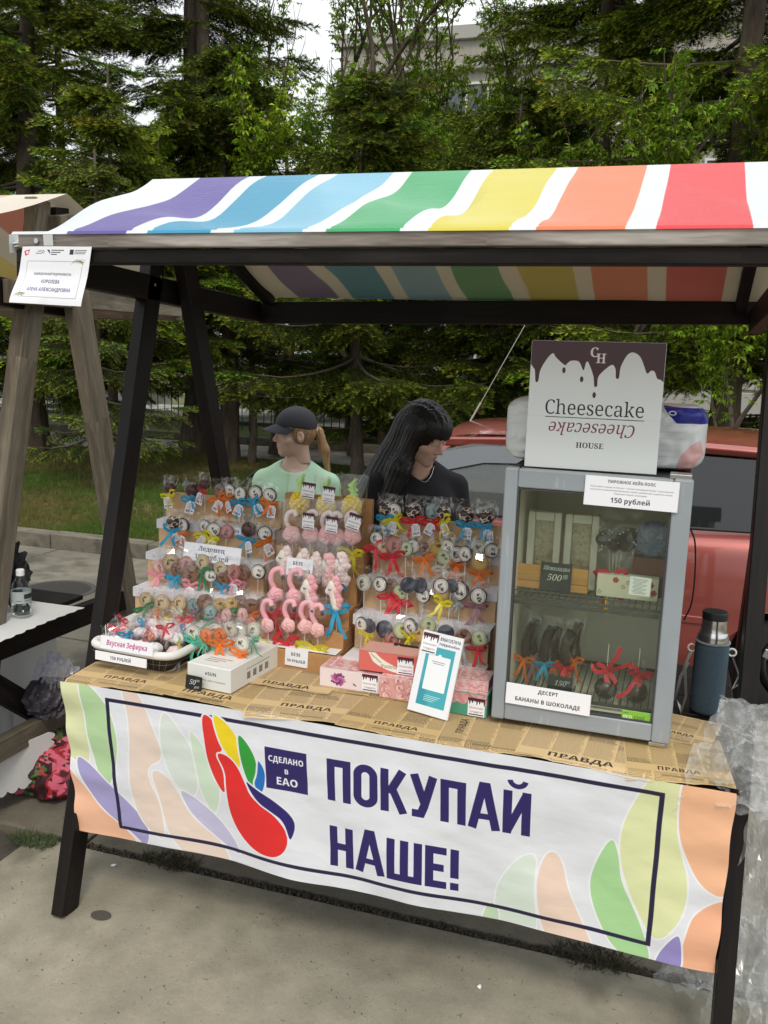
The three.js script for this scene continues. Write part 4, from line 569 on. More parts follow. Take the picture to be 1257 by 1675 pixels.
// ---------- litter and weeds in the joints ----------
{
  const grassG = (n, r, h) => { const P = []; for (let k = 0; k < n; k++) { const a = R(0, 6.28), q = Math.sqrt(rnd()) * r, x = Math.cos(a) * q, z = Math.sin(a) * q * .45, l = R(.3, 1) * h, dx = R(-1, 1) * l * 1.2, dz = R(-1, 1) * l * 1.2, w = .0022; P.push(x - w, 0, z, x + w, 0, z, x + dx, l * R(.2, .8), z + dz); } const g = new THREE.BufferGeometry(); g.setAttribute('position', new THREE.Float32BufferAttribute(P, 3)); g.computeVertexNormals(); return g; };
  const dry = stdm([.045, .04, .02], .95), wet = stdm([.05, .075, .025], .9);
  [[-.83, -.37, .11, 'dry weed tuft in the pavement joint below the hand mark', dry], [.655, -.37, .13, 'dark dry weed tuft in the joint below the right leaf print', dry], [-1.37, -.31, .1, 'weed tuft at the corner of the pavement slab', wet], [-1.44, -.12, .08, 'small green weed in the joint beside the asphalt', wet]].forEach(([x, z, r, l, m], i) => single('weed_tuft', grassG(i > 2 ? 90 : 420, r, .05).translate(x, .001, z), m, l.replace('right leaf print', 'leaf prints of the banner'), 'weed'));
  [[-.33, .52], [-1.0, -.28], [.35, -.12]].forEach(([x, z], i) => single('paper_scrap', new THREE.TetrahedronGeometry(.012, 1).scale(1, .3, .7).rotateY(i).translate(x, .004, z), M.paper, ['torn white paper scrap lying alone on the pavement', 'white paper scrap beside the pavement joint', 'tiny white paper scrap under the lettering'][i], 'litter'));
  { const st = thing('wet_stain', 'round dark stain on the pavement beside the stall leg', 'stain', [-.87, .0, -.02]); mesh('stain', new THREE.CircleGeometry(.035, 20).rotateX(-Math.PI / 2).scale(1, 1, .7).translate(0, .004, 0), stdm([.07, .063, .05], .8), st); }
  const P = []; for (let i = 0; i < 1600; i++) { const x = R(-1.35, 2.2), z = R(-.38, -.345), s = R(.003, .009); P.push(new THREE.TetrahedronGeometry(s).translate(x, -.006 + R(0, .008), z)); } for (let i = 0; i < 500; i++) { P.push(new THREE.TetrahedronGeometry(R(.0015, .004)).translate(R(-1.35, 2.2), .0015, R(-.34, 2.2))); }
  tag(mesh('grit', merge(P), stdm([.075, .066, .05], 1), scene), 'dark grit lying in the pavement joint and over the slab', 'grit', null, 'stuff');
}
// ---------- goods on the table: printed matter helpers ----------
const printMat = (w, h, draw, rough = .6) => stdm(0xffffff, rough, { map: canvasTex(w, h, draw) });
// a thin card with its print on the front (local +z), standing on its lower edge
function card(name, label, category, w, h, m, pos, rot = [0, 0, 0], o = {}) {
  const t = thing(name, label, category, pos, 0, o.group); t.rotation.set(...rot, 'YXZ');
  mesh('card', rbox(w, h, o.d || .002, .0006).translate(0, h / 2, 0), o.back || M.paper, t);
  mesh('print', new THREE.PlaneGeometry(w * (o.in || .985), h * (o.in || .985)).translate(0, h / 2, (o.d || .002) / 2 + .0006), m, t); return t;
}
const drip = (g, w, h, top, col) => { g.fillStyle = col; g.beginPath(); g.moveTo(0, 0); g.lineTo(w, 0); g.lineTo(w, top * .8); const n = 7; for (let i = n; i > 0; i--) { const x1 = w * (i - .5) / n, x0 = w * (i - 1) / n, d = top * (.5 + ((i * 37) % 10) / 12); g.quadraticCurveTo(x1 + w / n * .3, d * 1.5, x1, d); g.quadraticCurveTo(x1 - w / n * .1, top * .35, x0, top * (.6 + ((i * 53) % 10) / 25)); } g.closePath(); g.fill(); };
const brandMat = printMat(192, 224, (g, w, h) => { g.fillStyle = '#f1f0f2'; g.fillRect(0, 0, w, h); drip(g, w, h, 62, '#4a1a28'); g.textAlign = 'center'; g.fillStyle = '#2a2a30'; g.font = '30px serif'; g.fillText('Cheesecake', w / 2, 132, 164); g.save(); g.translate(w / 2, 140); g.scale(1, -1); g.fillStyle = '#7a2338'; g.font = 'italic 27px serif'; g.fillText('Cheesecake', 0, -22, 150); g.restore(); g.fillStyle = '#2a2a30'; g.font = 'bold 15px serif'; g.fillText('HOUSE', w / 2, 186); g.fillStyle = '#33333c'; g.fillRect(14, 198, w - 28, 14); });
const tagMat = printMat(96, 128, (g, w, h) => { g.fillStyle = '#ececf0'; g.fillRect(0, 0, w, h); g.fillStyle = '#454552'; for (let i = 0; i < 11; i++) for (let k = 0; k < 5; k++) g.fillRect(10 + k * 15, 14 + i * 6, 6 + ((i * 7 + k * 5) % 7), 2.4); for (let i = 0; i < 17; i++) g.fillRect(10 + i * 2.7, 88, 1 + (i * 5) % 2, 28); g.fillRect(62, 90, 22, 12); });
const discMat = (bg, ink, k) => printMat(96, 96, (g) => { g.fillStyle = bg; g.fillRect(0, 0, 96, 96); g.strokeStyle = ink; g.lineWidth = 2; g.beginPath(); g.arc(48, 48, 41, 0, 7); g.stroke(); g.fillStyle = ink; const r = (i) => hash(i, k, 5); let px = 48, py = 30; for (let i = 0; i < 22; i++) { g.globalAlpha = .35 + r(i) * .65; g.beginPath(); g.ellipse(px, py, 2 + r(i + 60) * 7, 2 + r(i + 80) * 5, r(i) * 3, 0, 7); g.fill(); px = clamp(px + (r(i + 20) - .5) * 26, 26, 70); py = clamp(py + (r(i + 40) - .42) * 20, 22, 74); } g.globalAlpha = 1; });
const candyKinds = {
  white: { word: 'white picture lollipop', rim: stdm([.06, .035, .03], .35), prints: [1, 2, 3, 4].map((k) => discMat('#e4e0d6', '#2c2522', k)) },
  beige: { word: 'beige caramel lollipop', rim: phys([.5, .36, .2], .25, { transmission: .3, thickness: .01 }), prints: [5, 6].map((k) => discMat('#cdb892', '#4d3a26', k)) },
  brown: { word: 'brown caramel lollipop', rim: stdm([.16, .07, .04], .3), prints: [7, 8].map((k) => discMat('#8a6248', '#33211a', k)) },
  rose: { word: 'rose red lollipop', rim: phys([.5, .16, .13], .25, { transmission: .3, thickness: .01 }), prints: [discMat('#b98078', '#5c3030', 9)] },
  pink: { word: 'pink lollipop', rim: phys([.75, .4, .4], .25, { transmission: .3, thickness: .01 }), prints: [discMat('#e2b4ae', '#7a4444', 10)] },
  teal: { word: 'grey teal lollipop', rim: phys([.18, .28, .28], .25, { transmission: .3, thickness: .01 }), prints: [discMat('#8aa09c', '#3c4646', 11)] },
  amber: { word: 'amber lollipop', rim: phys([.6, .38, .08], .2, { transmission: .4, thickness: .01 }), prints: [discMat('#c9a860', '#5a3c1e', 12)] },
  green: { word: 'pale green lollipop', rim: phys([.5, .6, .35], .2, { transmission: .5, thickness: .01 }), prints: [discMat('#c4cca0', '#4c5a34', 13)] },
  clear: { word: 'clear lollipop', rim: phys([.93, .92, .86], .12, { transmission: .8, thickness: .01 }), prints: [14, 15].map((k) => discMat('#d9d6c6', '#4a4038', k)) },
  dark: { word: 'dark blue lollipop', rim: stdm([.03, .032, .05], .25), prints: [discMat('#363a4c', '#1c1e2a', 16)] },
  orange: { word: 'orange lollipop', rim: phys([.75, .25, .04], .2, { transmission: .5, thickness: .01 }), prints: [discMat('#d5743c', '#8a3c18', 17)] },
  choc: { word: 'chocolate cake pop', ball: stdm(0xffffff, .32, { map: dataTex(64, 64, (u, v) => { const n = fbm(u * 8, v * 8, 8, 3, 151); return [58 + n * 30, 34 + n * 22, 32 + n * 20]; }) }) },
  pop: { word: 'chocolate cake pop drizzled in white', ball: stdm(0xffffff, .32, { map: dataTex(128, 128, (u, v) => { const n = fbm(u * 6, v * 6, 6, 3, 153), l = Math.abs(fbm(u * 5 + 2, v * 5, 5, 3, 155) - .5); return l < .045 ? [222, 210, 196] : [46 + n * 30, 30 + n * 22, 28 + n * 20]; }) }) },
};
const ribbonCols = { yellow: [.82, .72, .03], blue: [.03, .36, .6], red: [.72, .03, .05], orange: [.85, .2, .02], pink: [.85, .34, .4], green: [.03, .26, .1], cream: [.8, .78, .66], mauve: [.38, .18, .24], mint: [.1, .58, .4], grey: [.36, .38, .41] };
const ribbonM = {}; for (const k in ribbonCols) ribbonM[k] = phys(ribbonCols[k], .38, { sheen: .4, transmission: .15, thickness: 0 });
const bows = [0, 1, 2, 3, 4].map(() => { const a = R(.8, 1.2), b = R(.8, 1.2), t1 = R(-.5, .3), parts = [];
  for (const s of [-1, 1]) { const q = s < 0 ? a : b, up = R(-.004, .012); parts.push(strip([[0, 0, .003], [s * .012 * q, .009 + up, .010], [s * .024 * q, .010 + up, .012], [s * .031 * q, .003 + up, .009], [s * .024 * q, -.003 + up, .004], [s * .011 * q, -.002, .003], [0, 0, .002]], .0098, [.15 * s, 1, .35])); const l = R(.035, .07); parts.push(strip([[0, 0, .004], [s * .006, -l * .3, .008], [s * (.012 + t1 * .01), -l * .65, .01 + R(0, .006)], [s * (.016 + R(0, .012)), -l, .006]], .0092, [1, .2, .3])); }
  parts.push(boxAt(-.004, .004, -.004, .004, .001, .007, .002)); return merge(parts); });
const wraps = [0, 1, 2, 3, 4].map((_, k) => { // crumpled clear bag pinched at the neck, flared above and below
  const prof = [[-.062, .016, .008], [-.045, .010, .006], [-.031, .004, .004], [-.022, .016, .009], [-.008, .027, .012], [.010, .029, .012], [.026, .028, .008], [.036, .029, .003], [.044, .030, .0015]], n = 14, P = [];
  const pt = (j, i) => { const [y, a, b] = prof[j], t = i / n * Math.PI * 2, c = Math.cos(t), s = Math.sin(t), cr = 1 + (hash(i % n, j, k + 60) - .5) * .42; return [Math.sign(c) * Math.pow(Math.abs(c), .8) * a * cr, y + (hash(i % n, j, k + 70) - .5) * .006, s * b * cr + (hash(i % n, j, k + 80) - .5) * .007]; };
  for (let j = 0; j < prof.length - 1; j++) for (let i = 0; i < n; i++) { const a = pt(j, i), b = pt(j, i + 1), c = pt(j + 1, i), d = pt(j + 1, i + 1); P.push(...a, ...c, ...b, ...b, ...c, ...d); }
  const g = new THREE.BufferGeometry(); g.setAttribute('position', new THREE.Float32BufferAttribute(P, 3)); g.computeVertexNormals(); return g; });
const discGeo = lathe([[0, -.005], [.021, -.005], [.0235, -.003], [.024, 0], [.0235, .003], [.021, .005], [0, .005]], 20).rotateX(Math.PI / 2), printGeo = new THREE.CircleGeometry(.0205, 20).translate(0, 0, .0056), ballGeo = new THREE.SphereGeometry(.0225, 18, 14), tagGeo = (() => { const s = new THREE.Shape(); s.moveTo(-.011, -.03); s.lineTo(.011, -.03); s.lineTo(.011, -.006); s.lineTo(.006, 0); s.lineTo(-.006, 0); s.lineTo(-.011, -.006); const g = new THREE.ShapeGeometry(s), p = g.attributes.position, uv = g.attributes.uv; for (let i = 0; i < p.count; i++) uv.setXY(i, (p.getX(i) + .011) / .022, (p.getY(i) + .03) / .03); return g; })();
const stickM = stdm([.7, .66, .56], .7), stickGeo = new THREE.CylinderGeometry(.0016, .0016, 1, 6).translate(0, -.5, 0);
const SZ = 1.1;
const tierWords = ['top', 'second', 'third', 'bottom'];
function lollipop([x, y, kind, rib, size], z, ledge, where, tagged, group) {
  const K = candyKinds[kind], lean = R(-.1, .1), t = thing(K.ball ? 'cake_pop' : 'lollipop', `${K.word} with ${rib === 'none' ? 'no' : /^[aeio]/.test(rib) ? 'an ' + rib : 'a ' + rib} bow, ${where}`, K.ball ? 'cake pop' : 'lollipop', [x, ledge, z + R(-.006, .006)], R(-.35, .45), group);
  const hgt = y - ledge, s = size * (K.ball ? 1.04 : SZ); t.rotation.z = lean * .6; t.rotation.x = R(-.12, .06);
  const st = mesh('stick', stickGeo, stickM, t); st.position.y = hgt; st.scale.y = hgt + .006;
  const c = mesh('candy', K.ball ? ballGeo : discGeo, K.ball || K.rim, t); c.position.y = hgt; c.scale.setScalar(s); c.rotation.set(R(-.1, .1), R(-.2, .2), R(-.4, .4));
  if (K.prints) mesh('picture', printGeo, pick(K.prints), c);
  const w = mesh('wrapper', pick(wraps), M.cello, t); w.position.y = hgt; w.scale.setScalar(s * 1.04); w.rotation.y = R(-.2, .2);
  if (rib !== 'none') { const b = mesh('ribbon', pick(bows), ribbonM[rib], t); b.position.set(0, hgt - .031 * s, .004); b.rotation.set(R(-.2, .2), R(-.4, .4), R(-.5, .5)); b.scale.set(R(1, 1.35), R(.95, 1.3), 1.2); }
  if (tagged && rib !== 'none') { const g = mesh('paper_tag', tagGeo, tagMat, t); g.position.set(R(-.006, .012), hgt - .034 * s, .014); g.rotation.set(R(-.1, .1), R(-.3, .3), R(-.5, .5)); g.scale.setScalar(R(1.3, 1.55)); }
  return t;
}
// stepped racks: each tier a box with its own cover
function rack(name, label, x0, x1, steps, zb, m, coverM, skew = 0) {
  const t = thing(name, label, 'display rack'); let prev = .8005;
  steps.forEach(([y, zf], i) => { const c = mesh('tier', boxUV(boxAt(x0 + skew * i, x1 + skew * i * .2, prev, y - .0035, i === steps.length - 1 ? zf - .022 : zb, zf, .002), 1), m, t); if (i < steps.length - 1 && coverM) { const zn = steps[i + 1][1]; mesh('tier_cover', merge([boxAt(x0 - .006 + skew * i, x1 + .004 + skew * i * .2, y - .003, y, zn + .001, zf + .004, .001), boxAt(x0 - .006 + skew * i, x1 + .004 + skew * i * .2, y - .028 - .006 * (i % 2), y - .0032, zf + .0012, zf + .004, .001)]), coverM, c); } prev = y - .003; });
  return t;
}
const L1_ = [[-0.986,1.307,'choc','yellow',1.00],[-0.905,1.304,'choc','blue',1.15],[-0.838,1.332,'choc','red',0.90],[-0.788,1.311,'brown','orange',0.90],[-0.739,1.313,'white','orange',1.00],[-0.703,1.307,'white','blue',1.00],[-0.652,1.313,'white','blue',1.05],[-0.583,1.310,'white','orange',1.00]];
const L2_ = [[-0.933,1.194,'pop','blue',1.05],[-0.888,1.187,'white','orange',1.00],[-0.807,1.190,'white','yellow',0.95],[-0.775,1.181,'white','yellow',1.00],[-0.729,1.177,'rose','none',1.00],[-0.643,1.193,'choc','blue',1.15],[-0.572,1.185,'white','orange',1.00]];
const L3_ = [[-0.937,1.047,'pink','pink',1.00],[-0.893,1.067,'beige','none',1.20],[-0.868,1.045,'brown','blue',1.00],[-0.829,1.072,'rose','none',1.00],[-0.808,1.039,'brown','pink',1.25],[-0.760,1.081,'beige','green',1.10],[-0.731,1.038,'white','none',0.90],[-0.700,1.066,'beige','none',1.00],[-0.679,1.033,'brown','blue',0.95],[-0.644,1.061,'rose','pink',1.05],[-0.606,1.063,'brown','pink',1.10],[-0.558,1.070,'white','none',1.00]];
const L4_ = [[-0.942,0.951,'beige','green',0.95],[-0.871,0.949,'beige','none',1.10],[-0.804,0.954,'beige','cream',1.05],[-0.752,0.947,'teal','mauve',1.10],[-0.703,0.971,'brown','none',1.00],[-0.648,0.962,'amber','pink',1.00],[-0.609,0.969,'amber','green',1.00],[-0.577,0.981,'brown','none',0.95],[-0.534,0.974,'brown','orange',1.00]];
const L5_ = [[-0.666,0.945,'teal','green',0.90],[-0.614,0.940,'pink','none',0.90],[-0.555,0.948,'pink','none',0.90]];
const R1_ = [[-0.166,1.295,'pop','blue',1.10],[-0.124,1.292,'white','yellow',1.00],[-0.065,1.295,'pop','red',1.15],[0.006,1.299,'teal','red',1.05],[0.045,1.298,'pop','yellow',1.10],[0.117,1.296,'pop','blue',1.15],[0.189,1.298,'pop','blue',1.15]];
const R2_ = [[-0.170,1.205,'white','red',0.90],[-0.147,1.173,'beige','none',0.95],[-0.108,1.190,'rose','red',1.15],[-0.059,1.178,'green','none',0.95],[-0.038,1.188,'white','none',0.95],[0.003,1.182,'brown','orange',0.90],[0.042,1.196,'amber','none',1.00],[0.072,1.164,'green','cream',1.00],[0.083,1.202,'white','none',0.95],[0.113,1.176,'white','orange',1.10],[0.144,1.184,'white','none',1.05],[0.181,1.204,'clear','none',1.10],[0.196,1.164,'amber','orange',1.10],[0.220,1.201,'white','none',0.95]];
const R3_ = [[-0.172,1.072,'clear','none',1.15],[-0.110,1.076,'white','none',1.00],[-0.085,1.069,'brown','red',1.00],[-0.045,1.057,'green','red',1.00],[-0.021,1.086,'dark','none',1.00],[0.023,1.085,'dark','none',1.00],[0.028,1.053,'white','none',1.00],[0.083,1.094,'white','none',1.00],[0.089,1.070,'amber','yellow',0.95],[0.116,1.095,'dark','none',0.90],[0.149,1.081,'white','grey',1.25],[0.205,1.073,'white','mauve',1.05]];
const R4_ = [[-0.143,0.966,'white','none',0.95],[-0.108,0.966,'dark','yellow',0.90],[-0.068,0.955,'dark','none',1.10],[-0.041,0.930,'rose','orange',0.90],[-0.017,0.958,'green','none',1.00],[0.024,0.977,'white','yellow',1.05],[0.072,0.985,'green','none',1.00],[0.057,0.955,'amber','none',0.90],[0.128,0.970,'dark','none',1.00],[0.182,0.953,'brown','grey',1.05],[0.238,0.961,'green','red',1.00]];
const E_ = [[-0.656,0.916,'clear','mint',0.95],[-0.573,0.934,'clear','mint',0.95],[-0.522,0.945,'clear','none',1.05],[-0.492,0.945,'clear','none',1.05],[-0.441,0.953,'clear','mint',1.00]];
const E2_ = [[-0.586,0.929,'orange','mint',0.90],[-0.531,0.938,'orange','orange',0.90],[-0.461,0.919,'clear','orange',1.00]];
const pine_ = [[-0.469,1.304],[-0.368,1.299],[-0.276,1.303]] ;
const flam_ = [[-0.450,1.200],[-0.391,1.207],[-0.331,1.207],[-0.284,1.207],[-0.228,1.216]] ;
const uni_ = [[-0.455,1.156],[-0.388,1.154],[-0.339,1.147],[-0.297,1.138],[-0.250,1.147]] ;
const row4_ = [[-0.461,1.030],[-0.395,1.033],[-0.323,1.046],[-0.238,1.051]] ;
const row5_ = [[-0.456,0.940],[-0.387,0.949],[-0.329,0.952],[-0.280,0.946]] ;
{
  const cover = stdm([.72, .71, .74], .55);
  rack('stepped_rack', 'kraft stepped lollipop rack with white ledges standing behind the basket', -1.0, -.548, [[.885, -.36], [.98, -.44], [1.088, -.53], [1.194, -.61], [1.288, -.67]], -.72, M.kraft, cover, -.004);
  rack('stepped_rack', 'kraft stepped lollipop rack with white ledges standing beside the fridge', -.178, .262, [[.868, -.345], [.98, -.445], [1.078, -.535], [1.18, -.63], [1.266, -.705]], -.76, M.kraft, cover, -.004);
  const mr = rack('carton_rack', 'brown carton rack of meringue pops between the two kraft racks', -.515, -.205, [[.866, -.345], [.925, -.405], [.99, -.455], [1.075, -.525], [1.15, -.59], [1.325, -.665]], -.73, M.carton, null, -.004);
  mesh('paper_ledge', boxAt(-.512, -.208, .867, .869, -.403, -.346, .0005), M.paper, mr);
  [[L1_, -.645, 1.194, 1], [L2_, -.578, 1.088, 1], [L3_, -.49, .98, .35], [L4_, -.405, .885, 0], [L5_, -.375, .885, 0]].forEach(([r, z, l, tg], i) => r.forEach((e) => lollipop(e, z + (tg === .35 ? R(-.02, .01) : 0), l, `${tierWords[Math.min(i, 3)]} tier, rack behind the basket`, rnd() < tg, 'lollipops on the rack behind the basket')));
  [[R1_, -.672, 1.18, 1], [R2_, -.585, 1.078, 0], [R3_, -.49, .98, 0], [R4_, -.4, .868, 0]].forEach(([r, z, l, tg], i) => r.forEach((e) => lollipop(e, z + (i ? R(-.02, .015) : 0), l, `${tierWords[i]} tier, rack beside the fridge`, rnd() < tg, 'lollipops on the rack beside the fridge')));
}
// ---------- meringue pops ----------
{
  const pinkM = stdm([.86, .5, .5], .6), paleM = stdm([.87, .7, .67], .6), hotM = stdm([.86, .42, .47], .6), whiteM = stdm([.88, .83, .74], .6), yelM = stdm([.9, .68, .03], .55), grnM = stdm([.42, .72, .12], .55), goldM = stdm([.5, .32, .1], .5), eyeM = M.black;
  const rosette = (r, d, arms, tw) => sheet(48, 10, (u, v) => { const a = u * Math.PI * 2, rr = r * v, w = .16 * Math.cos(arms * a + tw * v * 6); return [Math.cos(a) * rr * (1 + w * .35 * v), Math.sin(a) * rr * (1 + w * .35 * v), d * (Math.sqrt(Math.max(0, 1 - v * v * .96)) + w * .75 * Math.sin(Math.PI * Math.min(1, v + .12)))]; }, null);
  const both = (g) => merge([g, g.clone().scale(1, 1, -.7)]);
  const roseG = both(rosette(.026, .017, 5, 1.4)), roseS = both(rosette(.02, .014, 5, 1.5)), neckG = tube([[-.004, .012, -.004], [-.016, .035, -.002], [-.01, .06, 0], [.008, .066, 0], [.014, .054, .002]], .007, 16, 8), ruffle = (r, n, a, k) => { const g = new THREE.SphereGeometry(r, 28, 20), p = g.attributes.position; for (let i = 0; i < p.count; i++) { const v = V(p.getX(i), p.getY(i), p.getZ(i)), th = Math.atan2(v.z, v.x), q = 1 + a * Math.sin(th * n + v.y / r * k) * Math.cos(v.y / r * k * 1.7); v.multiplyScalar(q); p.setXYZ(i, v.x, v.y * 1.25, v.z * .75); } g.computeVertexNormals(); return g; };
  const pineG = merge([new THREE.SphereGeometry(.022, 16, 12).scale(1, 1.25, .75), ...Array.from({ length: 54 }, (_, i) => { const y = 1 - (i + .5) / 27, a = i * 2.4, q = Math.sqrt(Math.max(0, 1 - y * y)); return i > 53 ? null : new THREE.IcosahedronGeometry(.0068, 1).translate(Math.cos(a) * q * .022, (1 - (i + .5) / 27) * .03, Math.sin(a) * q * .018); })]), leafTop = merge([0, 1, 2, 3, 4, 5, 6, 7, 8, 9, 10].map((i) => new THREE.ConeGeometry(.0075, .032, 7).scale(1, 1, .5).translate(0, .012, 0).rotateZ(Math.sin(i * 2.3) * .75).translate(Math.sin(i * 2.3) * .008, .034 + (i % 3) * .012, Math.cos(i * 2.3) * .006)));
  const manes = merge([0, 1, 2, 3, 4, 5, 6].map((i) => both(rosette(.0115, .009, 5, 2)).rotateY((i % 2) * .7).translate(.008 + .004 * Math.sin(i * 1.9), -.03 + i * .0115, .008))), headG = nets((x, y, z) => smin(cap(x, y, z, [.002, -.034, 0], [-.004, .02, 0], .017, .015), cap(x, y, z, [-.006, .02, 0], [-.02, .004, .002], .0145, .01), .008), [-.04, -.06, -.03], [.03, .045, .03], .003), hornG = new THREE.ConeGeometry(.006, .024, 8).rotateZ(.35).translate(-.014, .042, 0), earG = merge([new THREE.ConeGeometry(.005, .014, 6).translate(.004, .04, .006), new THREE.ConeGeometry(.005, .014, 6).translate(.002, .04, -.006)]), lashG = tube([[-.017, .014, .0165], [-.013, .0105, .0175], [-.008, .0125, .0165]], .0011, 6, 4);
  const bag = [0, 1, 2].map((k) => { const prof = [[-.085, .016, .007], [-.068, .006, .005], [-.052, .02, .012], [-.02, .034, .02], [.025, .036, .02], [.06, .036, .012], [.085, .037, .003]], n = 14, P = []; const pt = (j, i) => { const [y, a, b] = prof[j], t = i / n * Math.PI * 2, c = Math.cos(t), s = Math.sin(t), cr = 1 + (hash(i % n, j, k + 160) - .5) * .18; return [Math.sign(c) * Math.pow(Math.abs(c), .7) * a * cr, y + (hash(i % n, j, k + 170) - .5) * .008, s * b * cr]; }; for (let j = 0; j < prof.length - 1; j++) for (let i = 0; i < n; i++) { const a = pt(j, i), b = pt(j, i + 1), c = pt(j + 1, i), d = pt(j + 1, i + 1); P.push(...a, ...c, ...b, ...b, ...c, ...d); } const g = new THREE.BufferGeometry(); g.setAttribute('position', new THREE.Float32BufferAttribute(P, 3)); g.computeVertexNormals(); return g; });
  const brandGeo = new THREE.PlaneGeometry(.046, .054);
  function pop(kind, label, [x, y], z, ledge, o = {}) {
    const { rib, brand, s = 1, group = 'meringue pops on the carton rack' } = o, t = thing('meringue_pop', label, 'meringue pop', [x, ledge, z], R(-.15, .25), group), h = y - ledge, g = new THREE.Group(); t.rotation.z = R(-.08, .08);
    const st = mesh('stick', stickGeo, stickM, t); st.position.y = h; st.scale.y = h + .004;
    const put = (n, ge, m) => { const o2 = mesh(n, ge, m, t); o2.position.y = h; o2.scale.setScalar(s); return o2; };
    if (kind === 'pine') { put('fruit', pineG, yelM); put('leaves', leafTop, grnM); }
    if (kind === 'bird') { put('body', o.small ? roseS : roseG, o.m || pinkM); put('neck', neckG, o.m2 || o.m || paleM); if (o.eye) put('beak', new THREE.SphereGeometry(.005, 8, 6).scale(1, 1.3, 1).translate(.015, .046, .006), eyeM); }
    if (kind === 'unicorn') { put('head', headG, whiteM); put('mane', manes, o.m || paleM); put('horn', hornG, goldM); put('ear', earG, whiteM); put('eyelash', lashG, eyeM); }
    if (kind === 'ruffle') { const q = put('body', manes, o.m || paleM); q.scale.set(s * 1.5, s * 1.15, s * 1.3); put('core', headG, o.m2 || whiteM); }
    const w = mesh('wrapper', pick(bag), M.cello, t); w.position.y = h + (kind === 'bird' ? .02 : .004); w.scale.setScalar(s * (o.small ? .85 : 1.02)); w.rotation.y = R(-.2, .2);
    if (rib) { const b = mesh('ribbon', pick(bows), ribbonM[rib], t); b.position.set(0, h - .05 * s, .006); b.rotation.set(R(-.2, .2), R(-.3, .3), R(-.4, .4)); b.scale.setScalar(o.rs || 1.5); }
    if (brand) { const b = mesh('brand_card', brandGeo, brandMat, t); b.position.set(brand[0], h + brand[1], .03); b.rotation.set(-.05, R(-.2, .2), brand[2] || 0); }
    return t;
  }
  pine_.forEach((p, i) => pop('pine', ['yellow pineapple meringue pop with a card, first on the carton rack back tier', 'yellow pineapple meringue pop between the two other pineapples', 'yellow pineapple meringue pop without a card beside the woman in black'][i], [p[0], p[1] - .005], -.615, 1.15, { brand: [[.032, .052, -.06], [.022, .05, .0], null][i], s: 1.3 }));
  flam_.forEach((p, i) => pop('bird', ['coral pink bird meringue pop next to the white ledges', 'coral pink bird meringue pop behind a straight shop card', 'coral pink bird meringue pop under the middle pineapple', 'coral pink bird meringue pop with a narrow tilted card', 'coral pink bird meringue pop on the edge with a tilted card and yellow bow'][i], p, -.55, 1.075, { brand: [null, [0, .05, .02], null, [-.005, .045, -.1], [.012, .052, -.35]][i], rib: i === 4 ? 'yellow' : null, s: 1.2 }));
  uni_.forEach((p, i) => pop(i > 2 ? 'ruffle' : 'unicorn', ['cream pony meringue pop behind the hundred rouble card', 'pale pink pony meringue pop peeking over the hundred rouble card', 'cream and pink pony meringue pop next to the hundred rouble card', 'dusky pink ruffled meringue pop', 'pale pink ruffled meringue pop by the carton edge'][i], [p[0], p[1] - .035], -.478, .99, { m: i === 3 ? pinkM : paleM, rib: i === 4 ? 'blue' : null, s: 1.15 }));
  row4_.forEach((p, i) => pop(i < 2 ? 'bird' : 'unicorn', ['hot pink bird meringue pop with a red bow behind the white box', 'hot pink bird meringue pop next to the small white unicorn', 'white unicorn meringue pop with an orange bow', 'white unicorn meringue pop with a blue bow on the carton edge'][i], [p[0], p[1] - (i < 2 ? .012 : .002)], -.425, .925, { m: hotM, m2: hotM, small: i < 2, eye: 1, rib: ['red', 'red', 'orange', 'blue'][i], s: i > 1 ? 1.2 : 1.35 }));
  row5_.forEach((p, i) => pop('bird', ['small pink bird meringue pop with a yellow bow above the white box', 'small pink bird meringue pop with a red bow above the fifty rouble card', 'small pink bird meringue pop with no bow', 'small pink bird meringue pop with a large yellow bow'][i], [p[0], p[1] - .012], -.372, .869, { m: pinkM, m2: hotM, small: 1, eye: 1, rib: ['yellow', 'red', null, 'yellow'][i], rs: i === 3 ? 2 : 1.3, s: 1.25 }));
}
